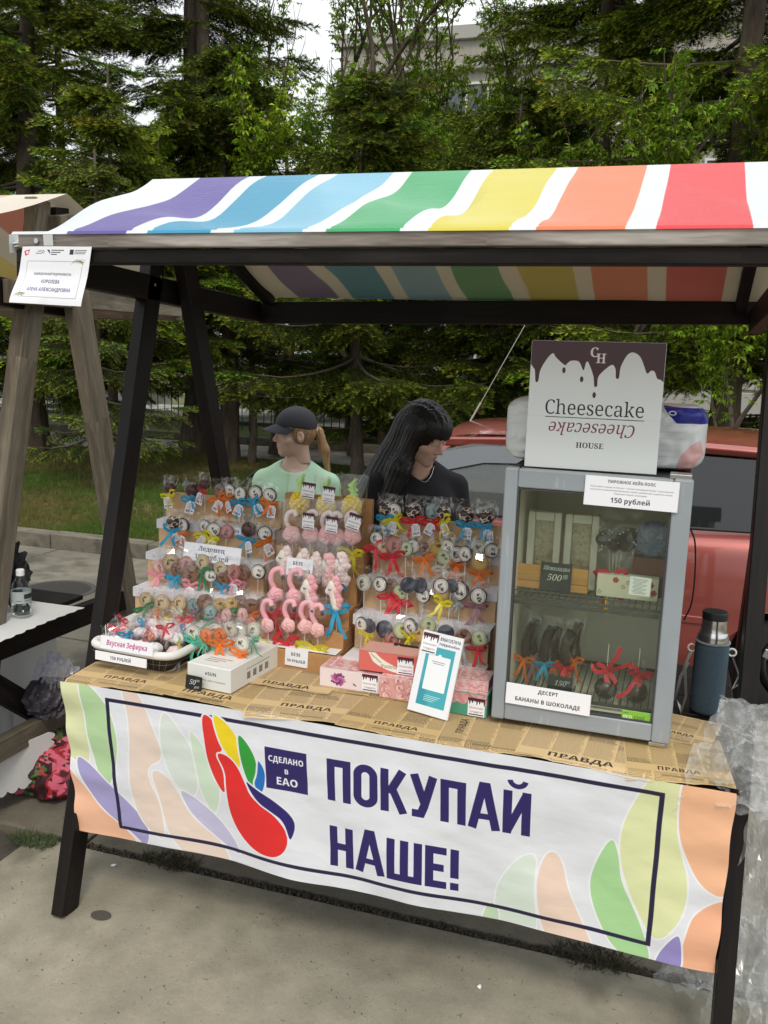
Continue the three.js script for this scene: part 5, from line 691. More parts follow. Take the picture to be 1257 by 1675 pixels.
// ---------- newsprint sheets along the table front ----------
{
  const tex = (k, headY, size, rotHead) => canvasTex(640, 640, (g, w, h) => {
    g.fillStyle = ['#c7ab7b', '#c2a673', '#ccb184'][k % 3]; g.fillRect(0, 0, w, h);
    for (let i = 0; i < 2600; i++) { g.globalAlpha = .05; g.fillStyle = i % 2 ? '#8a6a3c' : '#e4cda0'; g.fillRect(hash(i, k, 1) * w, hash(i, k, 2) * h, 3 + hash(i, k, 3) * 8, 2); }
    g.globalAlpha = .8; g.fillStyle = '#3c3226';
    for (let c = 0; c < 4; c++) for (let y = 20; y < h - 10; y += 8.5) { if (!rotHead && Math.abs(y - headY) < size * .62) continue; let x = 10 + c * 158; const e = x + 150 - hash(c, y, k) * 26, big = hash(c, Math.floor(y / 66), k + 9) < .14; while (x < e) { const l = 4 + hash(x, y, k) * (big ? 16 : 12); g.fillRect(x, y + hash(x, y, 3) * 1.5, l, big ? 5.5 : 3.2); x += l + 3; } }
    g.globalAlpha = .92; g.fillStyle = '#241c14'; g.font = `bold ${size}px sans-serif`; g.textAlign = 'center';
    if (rotHead) { g.save(); g.translate(headY, 330); g.rotate(-Math.PI / 2); g.fillText('ПРАВДА', 0, 0, 420); g.restore(); } else g.fillText('ПРАВДА', w / 2, headY + size * .35, w * .8);
    g.globalAlpha = .8; g.font = 'bold 24px sans-serif'; g.fillText('ИНФОРМАЦИОННОЕ', w * .52, h - 44, 330);
  });
  const mats = [tex(0, 470, 70), tex(1, 500, 84), tex(2, 440, 76), tex(3, 130, 62, true), tex(4, 500, 66), tex(5, 560, 84)].map((t) => stdm(0xffffff, .85, { map: t }));
  const spec = [[-.8, -.135, .34, .29, .05, 0], [-.5, -.13, .33, .27, -.06, 1], [-.2, -.125, .33, .28, .1, 2], [.09, -.12, .32, .27, -.03, 4], [.36, -.12, .3, .27, .04, 3], [.6, -.125, .33, .28, -.05, 5], [.83, -.13, .26, .29, .1, 4], [-.06, -.34, .4, .25, .02, 1], [.84, -.33, .2, .2, -.2, 2], [-.32, -.3, .3, .25, .03, 5]];
  const where = ['at the table corner under the basket', 'under the white lollipop box', 'in front of the carton rack', 'in front of the rose print boxes', 'under the fridge corner with a turned headline', 'in front of the fridge', 'at the table corner by the clear plastic', 'under the gift boxes', 'beside the thermos', 'under the carton rack'];
  spec.forEach(([x, z, w, d, a, k], i) => single('newsprint_sheet', sheet(16, 14, (u, v) => { let lx = (u - .5) * w, lz = (.5 - v) * d; const px = x + lx * Math.cos(a) + lz * Math.sin(a), rag = v < .02 ? .006 * (fbm(u * 14 + i, i, 0, 3, 3) - .5) : 0; let pz = z - lx * Math.sin(a) + lz * Math.cos(a) + rag; const over = Math.max(0, pz - .008); return [px, .7972 + i * .0005 + .002 * smooth(.1, 0, v) * Math.sin(u * 17 + i) * .5 - over * 1.0 + (over > 0 ? .0004 : 0) , pz - over * .55]; }, (u, v) => [u, v]), mats[k], `aged tan newsprint sheet ${where[i]}`, 'newspaper', 'newsprint laid along the table front'));
}
// ---------- fridge ----------
{
  const f = thing('display_fridge', 'grey countertop display fridge with a glass door full of chocolate sweets', 'fridge', [.5725, .815, -.162]);
  const door = stdm(0xffffff, .38, { map: dataTex(256, 256, (u, v) => { const n = fbm(u * 5, v * 5, 5, 5, 171), sc = vn(u * 120, v * 4, 0, 173) > .93 ? 12 : 0; return [138 + n * 18 + sc, 145 + n * 18 + sc, 150 + n * 18 + sc]; }) }), blk = stdm([.02, .02, .022], .5), liner = stdm([.8, .78, .7], .5), gask = stdm([.05, .05, .05], .7), wire = stdm([.12, .12, .12], .4, { metalness: .6 });
  const W = .2415, H = .712;
  mesh('cabinet', merge([boxAt(-W + .004, -W + .03, .012, H - .004, -.44, -.04, .004), boxAt(W - .03, W - .004, .012, H - .004, -.44, -.04, .004), boxAt(-W + .031, W - .031, H - .04, H - .004, -.44, -.04, .004), boxAt(-W + .031, W - .031, .012, .04, -.44, -.04, .004)]), blk, f);
  mesh('liner', merge([boxAt(-W + .0305, W - .0305, .041, H - .041, -.438, -.425, .001), boxAt(-W + .0305, -W + .036, .041, H - .041, -.424, -.045, .001), boxAt(W - .036, W - .0305, .041, H - .041, -.424, -.045, .001), boxAt(-W + .037, W - .037, H - .047, H - .0405, -.424, -.045, .001), boxAt(-W + .037, W - .037, .0405, .047, -.424, -.045, .001)]), liner, f);
  const d = mesh('door_frame', merge([boxAt(-W, -W + .037, 0, H, -.036, 0, .006), boxAt(W - .049, W, 0, H, -.036, 0, .006), boxAt(-W + .0365, W - .0485, H - .053, H - .0015, -.035, -.0015, .005), boxAt(-W + .0365, W - .0485, .0015, .051, -.035, -.0015, .005)].map((g) => boxUV(g, 1.5))), door, f);
  mesh('gasket', merge([boxAt(-W + .037, -W + .042, .052, H - .054, -.03, -.004, .001), boxAt(W - .054, W - .0495, .052, H - .054, -.03, -.004, .001), boxAt(-W + .0425, W - .0545, H - .0585, H - .054, -.03, -.004, .001), boxAt(-W + .0425, W - .0545, .0515, .056, -.03, -.004, .001)]), gask, d);
  mesh('pane', boxAt(-W + .0425, W - .0545, .0565, H - .059, -.016, -.012, .0005), phys([.9, .93, .88], .03, { transmission: 1, thickness: 0, ior: 1.5 }), d);
  mesh('hinge', boxAt(W - .06, W - .005, H - .002, H + .012, -.06, -.012, .003), M.metal, f);
  mesh('hinge', boxAt(W - .055, W - .01, -.014, -.001, -.05, -.008, .003), M.metal, f);
  for (const [x, z] of [[-W + .05, -.08], [W - .05, -.08], [-W + .05, -.39], [W - .05, -.39]]) mesh('foot', new THREE.CylinderGeometry(.014, .016, .026, 10).translate(x, -.002, z), blk, f);
  const shelf = (y) => { const g = [boxAt(-W + .038, W - .038, y - .004, y + .004, -.07, -.062, .001), boxAt(-W + .038, W - .038, y - .004, y + .004, -.42, -.412, .001)]; for (let i = 0; i < 22; i++) { const x = lerp(-W + .045, W - .045, i / 21); g.push(boxAt(x - .0015, x + .0015, y + .0042, y + .007, -.415, -.065, .0005)); } return merge(g); };
  mesh('wire_shelf', shelf(.343), wire, f); mesh('wire_shelf', shelf(.062), wire, f);
  mesh('shelf_bar', boxAt(-W + .037, W - .056, .362, .366, -.061, -.057, .001), wire, f);
  mesh('shelf_bar', boxAt(-W + .037, W - .056, .325, .336, -.062, -.056, .001), wire, f);
  for (let i = 0; i < 5; i++) mesh('cooling_panel', boxAt(-W + .04 + (i % 2) * .11, -W + .148 + (i % 2) * .112, .262 + (i >> 1) * .026, .286 + (i >> 1) * .026, -.424, -.421, .001), stdm([.5, .49, .42], .5), f);
  const badge = mesh('badge', rbox(.077, .027, .004, .002, 2).translate(.15, .064, -.0105), stdm([.2, .42, .06], .4), d);
  mesh('badge_lettering', new THREE.PlaneGeometry(.074, .0245).translate(.15, .064, -.0078), printMat(256, 84, (g, w, h) => { g.fillStyle = '#7fb83c'; g.fillRect(0, 0, w, h); g.fillStyle = '#1c2f10'; g.font = 'bold 15px sans-serif'; g.fillText('HIPER', 14, 24, 70); g.font = '52px sans-serif'; g.fillStyle = '#f4fbe8'; g.fillText('eco', 10, 70); g.fillStyle = '#1c2f10'; g.fillText('cool', 108, 70); }), badge);
  // power lead behind
  single('power_lead', tube([[.82, 1.37, -.35], [.835, 1.33, -.4], [.845, 1.24, -.45], [.845, 1.12, -.5], [.83, 1.06, -.54]], .0025, 20, 5), M.black, 'thin black power lead hanging beside the fridge', 'cable');
  // price cards on the door
  card('price_card', 'white cake pop price sheet taped over the fridge door top', 'price card', .236, .078, printMat(640, 212, (g, w, h) => { g.fillStyle = '#f0f1f6'; g.fillRect(0, 0, w, h); g.fillStyle = '#26262e'; g.textAlign = 'center'; g.font = 'bold 30px sans-serif'; g.fillText('ПИРОЖНОЕ КЕЙК-ПОПС', w / 2, 42, 330); g.font = '15px sans-serif'; g.fillText('Внутри яркого шарика на палочке — сочный шоколадный бисквит с оригинальной', w / 2, 78, 570); g.fillText('начинкой на основе бисквитной крошки и крема с добавлением сгущённого молока.', w / 2, 100, 570); g.fillText('Пирожное покрыто шоколадом.', w / 2, 122); g.font = 'bold 50px sans-serif'; g.fillText('150 рублей', w / 2, 182); }), [.662, 1.443, -.157], [-.02, 0, -.012]);
  card('price_card', 'white chocolate banana price card at the foot of the fridge door', 'price card', .232, .06, printMat(512, 132, (g, w, h) => { g.fillStyle = '#eff0f4'; g.fillRect(0, 0, w, h); g.fillStyle = '#1c1c20'; g.textAlign = 'center'; g.font = 'bold 34px sans-serif'; g.fillText('ДЕСЕРТ', w / 2, 42, 170); g.font = 'bold 36px sans-serif'; g.fillText('БАНАНЫ В ШОКОЛАДЕ', w / 2, 106, 430); }), [.4855, .866, -.159], [-.01, 0, -.018]);
  // things inside
  const sy = 1.165, boxM = stdm([.72, .7, .62], .55), nutM = stdm(0xffffff, .5, { map: dataTex(128, 128, (u, v) => { const n = fbm(u * 8, v * 8, 8, 3, 181), c = vn(u * 18, v * 18, 18, 183); return [150 + n * 60 + c * 30, 138 + n * 60 + c * 30, 112 + n * 60 + c * 26]; }) });
  for (let i = 0; i < 2; i++) { const t = thing('chocolate_box', ['white window box of nut chocolate next to the fridge wall', 'white window box of white chocolate in the fridge, nearer the bouquet'][i], 'box', [.425 + i * .105, sy + .008, -.34], .06);
    mesh('carton', merge([boxAt(-.047, -.027, 0, .215, -.02, .02), boxAt(.027, .047, 0, .215, -.02, .02), boxAt(-.0265, .0265, .19, .215, -.02, .02), boxAt(-.0265, .0265, 0, .03, -.02, .02), boxAt(-.0265, .0265, .031, .189, -.02, -.012)]), boxM, t);
    const nuts = []; for (let k = 0; k < 70; k++) nuts.push(new THREE.IcosahedronGeometry(R(.006, .011), 1).scale(1, 1, .5).translate(R(-.022, .022), R(.035, .185), -.006)); mesh('chocolate', merge([boxAt(-.026, .026, .032, .188, -.011, -.006), ...nuts]), nutM, t); mesh('window', boxAt(-.0264, .0264, .0305, .1895, .012, .013, .0003), M.cello, t); }
  const wd = stdm(0xffffff, .7, { map: grain([176, 124, 66], [214, 166, 104], 191) });
  const cr = thing('wooden_tray', 'pale wooden tray front on the upper fridge shelf', 'tray', [.462, sy + .008, -.262]); mesh('board', timber([-.116, .05, 0], [.1, .05, 0], .009, .045, V(0, 0, 1), .001), wd, cr); mesh('board', timber([-.116, .016, 0], [.1, .016, 0], .009, .02, V(0, 0, 1), .001), wd, cr); mesh('tray_base', boxAt(-.116, .1, .001, .006, -.14, -.006, .001), wd, cr);
  card('chalk_card', 'black chalk card reading five hundred on the upper fridge shelf', 'price card', .085, .08, printMat(256, 240, (g, w, h) => { g.fillStyle = '#343a3c'; g.fillRect(0, 0, w, h); g.fillStyle = '#d9dcd8'; g.font = 'italic 46px serif'; g.textAlign = 'center'; g.fillText('Шоколадка', w / 2, 62, 226); g.font = 'italic 74px serif'; g.fillText('500', w / 2 - 16, 150); g.font = 'italic 34px serif'; g.fillText('00', w / 2 + 78, 116); g.lineWidth = 4; g.strokeStyle = '#d9dcd8'; g.beginPath(); g.moveTo(w / 2 + 58, 128); g.lineTo(w / 2 + 100, 122); g.stroke(); }, .8), [.475, sy + .014, -.248], [-.06, 0, -.01], { back: M.blackBoard });
  const fb = thing('flower_print_box', 'pale box strip printed with red flowers on the upper fridge shelf', 'box', [.672, sy + .008, -.275]); mesh('carton', boxAt(-.086, .078, 0, .062, -.04, 0, .001), boxM, fb);
  mesh('print', new THREE.PlaneGeometry(.162, .06).translate(-.004, .031, .0008), printMat(512, 190, (g, w, h) => { g.fillStyle = '#dcd8c6'; g.fillRect(0, 0, w, h); for (let i = 0; i < 13; i++) { const x = 20 + hash(i, 1, 7) * 480, y = 20 + hash(i, 2, 7) * 150, red = i % 3 === 0; g.fillStyle = red ? '#b1423c' : '#5a5648'; for (let k = 0; k < 6; k++) { g.beginPath(); g.ellipse(x + Math.cos(k) * 14, y + Math.sin(k) * 14, red ? 15 : 8, red ? 10 : 3, k, 0, 7); g.fill(); } } }), fb);
  card('note_card', 'small white printed note stuck inside the fridge glass', 'card', .055, .05, printMat(160, 140, (g, w, h) => { g.fillStyle = '#eef0f3'; g.fillRect(0, 0, w, h); g.fillStyle = '#666a74'; for (let i = 0; i < 12; i++) g.fillRect(20 + (i % 3) * 6, 14 + i * 10, 116 - (i * 13) % 40, 3); }), [.703, 1.208, -.186], [0, 0, -.03], { d: .001 });
  // bouquet of small white flowers in cellophane
  const bq = thing('sweet_bouquet', 'cellophane bouquet of chocolate pops dotted with white on the upper fridge shelf', 'bouquet', [.628, sy + .008, -.33]);
  { const dots = [], balls = []; for (let i = 0; i < 60; i++) dots.push(new THREE.IcosahedronGeometry(.0028, 0).translate(R(-.055, .055), R(.12, .19), R(-.02, .03))); for (let i = 0; i < 9; i++) balls.push(new THREE.IcosahedronGeometry(.02, 2).translate(R(-.04, .04), R(.11, .17), R(-.02, .01))); mesh('white_dots', merge(dots), M.paper, bq); mesh('chocolates', merge(balls), stdm([.05, .035, .025], .4), bq); mesh('sticks', merge([0, 1, 2, 3].map((i) => tube([[i * .012 - .02, .13, 0], [i * .004 - .006, 0, 0]], .0016, 4, 5))), stickM, bq); const w = mesh('wrapper', wraps[0], M.cello, bq); w.scale.set(2.3, 2.6, 2.2); w.position.y = .12; const b = mesh('ribbon', bows[1], ribbonM.red, bq); b.position.set(0, .05, .02); b.scale.setScalar(1.5); const y = mesh('ribbon_tail', strip([[-.012, .05, .03], [-.012, -.02, .05], [-.013, -.05, .055]], .008, [1, 0, 0]), ribbonM.yellow, bq); }
  const bb = new THREE.IcosahedronGeometry(1, 10), bp = bb.attributes.position; for (let i = 0; i < bp.count; i++) { const x = bp.getX(i), y = bp.getY(i), z = bp.getZ(i), k = .8 + .4 * fbm(x * 3 + 5, y * 3 + z * 2, 0, 4, 197); const kk = k + .5 * Math.abs(fbm(x * 4 + 9, y * 4 + z * 4 + 9, 0, 2, 199) - .5); bp.setXYZ(i, x * .046 * kk, y * .045 * kk, z * .02 * kk); } bb.computeVertexNormals();
  const bt = thing('blue_lump', 'crumpled shiny blue packet leaning behind the note in the fridge', 'lump', [.722, sy + .008, -.34]); mesh('lump', bb.clone().translate(0, .16, 0), phys([.16, .22, .36], .25, { clearcoat: 1 }), bt); mesh('box', boxAt(-.045, .045, 0, .11, -.03, .02, .002), stdm([.16, .05, .03], .5), bt);  // crumpled glossy blue form above a plain brown box
  // chocolate bananas
  const ban = tube([[0, 0, 0], [-.005, .03, .002], [-.003, .07, .003], [.008, .105, 0]], .0145, 14, 10), chocM = stdm([.045, .028, .022], .3), banCol = ['orange', 'mauve', 'blue', 'orange', 'red', 'orange'];
  [[.392, .96], [.423, .962], [.447, .955], [.487, .945], [.51, .95], [.545, .967]].forEach(([x, y], i) => { const t = thing('chocolate_banana', ['chocolate banana pop with an orange bow next to the fridge wall', 'chocolate banana pop with a mauve bow', 'chocolate banana pop with a blue bow', 'chocolate banana pop with an orange bow behind the small chalk card', 'chocolate banana pop with a red bow', 'tallest chocolate banana pop, apart from the others'][i], 'banana pop', [x, .884, -.3 - (i % 2) * .03], R(-.3, .3), 'chocolate bananas on the lower fridge shelf'); t.rotation.z = R(-.1, .1); const h = y - .884; mesh('stick', stickGeo, stickM, t).scale.y = h; t.children[0].position.y = h; const b = mesh('banana', ban, chocM, t); b.position.y = h; const w = mesh('wrapper', wraps[i % 5], M.cello, t); w.scale.set(1, 1.9, 1.3); w.position.y = h + .055; const r = mesh('ribbon', bows[i % 5], ribbonM[banCol[i]], t); r.position.set(0, h - .005, .016); });
  [[.632, .92], [.716, .91]].forEach(([x, y], i) => { const t = thing('dipped_apple', ['wrapped chocolate dipped apple with a large red bow loop', 'wrapped chocolate dipped apple beside the fridge badge'][i], 'apple', [x, .884, -.27], i * .5, 'dipped apples on the lower fridge shelf'); mesh('apple', lathe([[0, .004], [.018, 0], [.03, .014], [.032, .03], [.024, .048], [.01, .052], [0, .048]], 20), chocM, t); mesh('stick', new THREE.CylinderGeometry(.0015, .0015, .11, 5).translate(0, .1, 0), stickM, t); const w = mesh('wrapper', wraps[i + 1], M.cello, t); w.rotation.z = Math.PI; w.scale.set(1.3, 1.2, 3); w.position.y = .04; const r = mesh('ribbon', bows[i], ribbonM.red, t); r.position.set(0, .078, .004); r.rotation.z = i ? -.5 : 2.4; r.scale.setScalar(1.3); });
  card('chalk_card', 'small dark chalk card reading one hundred fifty behind the banana price card', 'price card', .07, .05, printMat(160, 110, (g, w, h) => { g.fillStyle = '#3a3f40'; g.fillRect(0, 0, w, h); g.fillStyle = '#cfd2ce'; g.font = 'italic 46px serif'; g.fillText('150', 40, 60); g.font = 'italic 24px serif'; g.fillText('00', 112, 40); }, .8), [.508, .889, -.235], [0, 0, -.04], { back: M.blackBoard });
}
// ---------- sign board and soft pack on the fridge ----------
{
  card('sign_board', 'glossy white board sign with dripping chocolate standing on the fridge', 'sign', .345, .338, printMat(1024, 1004, (g, w, h) => {
    g.fillStyle = '#dfe3e0'; g.fillRect(0, 0, w, h); g.fillStyle = '#3f1216'; const s = w / 575;
    const D = [[0, 105], [18, 128], [24, 175], [30, 185], [38, 175], [44, 130], [70, 80], [95, 55], [112, 75], [150, 105], [160, 98], [178, 85], [210, 88], [228, 118], [235, 124], [242, 92], [250, 88], [262, 110], [278, 150], [284, 190], [290, 196], [297, 190], [300, 150], [330, 115], [355, 98], [370, 115], [374, 150], [381, 158], [388, 150], [392, 105], [415, 55], [440, 42], [470, 60], [490, 100], [500, 125], [508, 130], [520, 118], [535, 122], [548, 150], [562, 155], [575, 165]];
    g.beginPath(); g.moveTo(0, 0); g.lineTo(0, 105 * s); for (let i = 1; i < D.length - 1; i++) { const [a, b] = D[i], [c, d] = D[i + 1], [e, f] = D[i - 1], [p, q] = D[Math.min(i + 2, D.length - 1)]; if (i === 1) g.lineTo(a * s, b * s); g.bezierCurveTo((a + (c - e) / 6) * s, (b + (d - f) / 6) * s, (c - (p - a) / 6) * s, (d - (q - b) / 6) * s, c * s, d * s); } g.lineTo(w, 165 * s); g.lineTo(w, 0); g.closePath(); g.fill();
    for (const [x, y] of [[148, 128], [228, 165], [287, 232]]) { g.beginPath(); g.ellipse(x * s, y * s, 7.5 * s, 13 * s, 0, 0, 7); g.fill(); }
    g.fillStyle = '#e6ddd6'; g.font = `bold ${58 * s}px serif`; g.textAlign = 'center'; g.fillText('C', 275 * s, 66 * s, 40 * s); g.fillText('H', 306 * s, 92 * s, 44 * s);
    g.fillStyle = '#16131a'; g.font = `${88 * s}px serif`; g.fillText('Cheesecake', 290 * s, 322 * s, 435 * s); g.fillRect(78 * s, 334 * s, 430 * s, 3 * s);
    g.save(); g.translate(290 * s, 352 * s); g.scale(-1, -1); g.fillStyle = '#7c2034'; g.font = `italic ${76 * s}px serif`; g.fillText('Cheesecake', 0, 0 - 6 * s, 380 * s); g.restore();
    g.fillStyle = '#1d1a20'; g.font = `bold ${34 * s}px serif`; g.fillText('HOUSE', 283 * s, 468 * s, 126 * s); g.globalAlpha = .25; g.fillStyle = '#8a8f8c'; g.fillRect(0, 332 * s, w, 1.5 * s);
  }, .22), [.5475, 1.5285, -.212], [-.045, 0, .004], { d: .005, in: .995 });
  const pm = printMat(512, 256, (g, w, h) => { g.fillStyle = '#dfe3e1'; g.fillRect(0, 0, w, h); g.fillStyle = '#2b2f8e'; g.beginPath(); g.moveTo(404, 2); g.lineTo(512, 16); g.lineTo(512, 70); g.lineTo(440, 70); g.lineTo(420, 40); g.closePath(); g.fill(); g.strokeStyle = '#f4f6f6'; g.lineWidth = 4; for (const [x, y] of [[398, 40], [420, 58], [428, 30]]) { g.beginPath(); g.arc(x, y, 8, 0, 7); g.stroke(); } g.fillStyle = '#e3b3b0'; g.beginPath(); g.moveTo(500, 130); g.quadraticCurveTo(452, 170, 446, 256); g.lineTo(486, 256); g.quadraticCurveTo(500, 200, 512, 190); g.fill(); g.fillStyle = '#cdd3d1'; for (let i = 0; i < 7; i++) g.fillRect(400, 80 + i * 24, 70 - i * 5, 3); }, .35);
  const pg = new THREE.BoxGeometry(2, 2, 2, 60, 24, 20), pp = pg.attributes.position, uv = pg.attributes.uv; // soft, wrinkled block
  for (let i = 0; i < pp.count; i++) { const x = pp.getX(i), y = pp.getY(i), z = pp.getZ(i), m = Math.pow(Math.abs(x) ** 10 + Math.abs(y) ** 6 + Math.abs(z) ** 5, .14), cx = x / m * .275, cy = y / m * .089, cz = z / m * .1; const w = Math.abs(fbm(cx * 14 + 20, cy * 26 + 20, 0, 3, 201) - .5), n = fbm(cx * 6 + 40, cz * 8 + cy * 9 + 40, 0, 3, 203) - .5; uv.setXY(i, cx / .54 + .5, cy / .175 + .5); pp.setXYZ(i, cx + n * .012, cy + n * .02 * (y > 0 ? 1 : .1), cz + (z > 0 ? w * .05 : 0) + n * .02); }
  pg.computeVertexNormals();
  const p = single('soft_pack', pg.translate(.565, 1.6175, -.42), pm, 'white plastic wrapped pack with blue print lying on the fridge behind the sign', 'pack');
}
// ---------- price cards on the racks ----------
{
  const plain = (w, h, draw, bg = '#eceef4', ink = '#1d1d24') => printMat(w, h, (g) => { g.fillStyle = bg; g.fillRect(0, 0, w, h); g.fillStyle = ink; g.textAlign = 'center'; draw(g, w, h); });
  card('price_card', 'white lollipop price sheet propped on the rack behind the basket', 'price card', .222, .062, plain(512, 144, (g) => { g.font = 'bold 54px serif'; g.fillText('Леденец', 250, 58); g.fillText('100 рублей', 256, 124); }), [-.735, 1.082, -.497], [-.2, 0, -.02]);
  card('price_card', 'handwritten white strip on the upper ledge of the rack behind the basket', 'price card', .12, .024, plain(320, 64, (g) => { g.font = 'italic 50px serif'; g.fillText('Смородина', 156, 48); }), [-.733, 1.1685, -.6035], [-.05, 0, -.03], { d: .001 });
  card('price_card', 'hundred rouble meringue card on the carton rack', 'price card', .092, .058, plain(256, 160, (g) => { g.font = 'bold 44px sans-serif'; g.fillText('БЕЗЕ', 110, 62); g.font = 'bold 40px sans-serif'; g.fillText('100 РУБЛЕЙ', 128, 128, 220); }), [-.377, 1.088, -.432], [-.12, .05, -.03]);
  card('price_card', 'fifty rouble meringue card on the carton rack base', 'price card', .08, .057, plain(240, 168, (g) => { g.font = 'bold 44px sans-serif'; g.fillText('БЕЗЕ', 112, 66); g.font = 'bold 38px sans-serif'; g.fillText('50 РУБЛЕЙ', 120, 130, 196); }), [-.343, .812, -.3425], [-.02, 0, -.03]);
  card('chalk_card', 'black handwritten chalk strip propped above the coral gift box', 'price card', .08, .025, plain(256, 80, (g) => { g.font = 'italic 50px serif'; g.fillText('Леденец', 128, 54); }, '#0d0d0f', '#d8d8d6'), [.025, .911, -.335], [-.15, 0, -.04], { back: M.blackBoard });
  // white maker's carton with lollipops stuck in its lid
  const b = thing('white_carton', 'white printed carton holding clear lollipops beside the basket', 'box', [-.5, .8, -.23], -.1);
  mesh('carton', rbox(.155, .074, .3, .002).translate(0, .037, 0), M.whiteBox, b);
  mesh('front_print', new THREE.PlaneGeometry(.15, .07).translate(0, .037, .1508), plain(384, 180, (g) => { g.font = 'bold 40px sans-serif'; g.fillText('eSUN', 210, 70); g.font = '20px sans-serif'; g.fillText('Жизнь, добро пожаловать', 230, 118, 230); }, '#dddeda', '#33353a'), b);
  mesh('side_print', new THREE.PlaneGeometry(.29, .07).rotateY(Math.PI / 2).translate(.0783, .037, 0), plain(512, 124, (g) => { for (let i = 0; i < 4; i++) { g.fillRect(150 + i * 62, 58, 34, 38); g.fillStyle = '#dddeda'; for (let k = 0; k < 9; k++) g.fillRect(154 + i * 62 + (k % 3) * 11, 62 + ((k / 3) | 0) * 11, 5, 5); g.fillStyle = '#4a4c50'; } for (let i = 0; i < 12; i++) g.fillRect(150 + i * 20, 36, 13, 5); }, '#dddeda', '#4a4c50'), b);
  mesh('lid_print', new THREE.PlaneGeometry(.14, .28).rotateX(-Math.PI / 2).translate(0, .0747, 0), plain(256, 512, (g) => { g.font = 'bold 26px sans-serif'; for (let i = 0; i < 3; i++) { g.fillRect(50, 396 + i * 26, 150 - i * 30, 7); } }, '#dddeda', '#55585c'), b);
  card('chalk_card', 'black chalk card reading fifty leaning on the white carton', 'price card', .058, .042, plain(200, 144, (g) => { g.font = 'italic 72px serif'; g.fillText('50', 82, 92); g.font = 'italic 34px serif'; g.fillText('00', 150, 56); g.fillText('руб', 140, 124); }, '#17181a', '#d0d2d2'), [-.558, .8, -.064], [-.12, -.1, -.02], { back: M.blackBoard });
  E_.forEach((e) => lollipop(e, -.235, .8745, 'stuck in the white carton', false, 'lollipops in the white carton')); E2_.forEach((e) => lollipop(e, -.19, .8745, 'stuck in the white carton', false, 'lollipops in the white carton'));
}
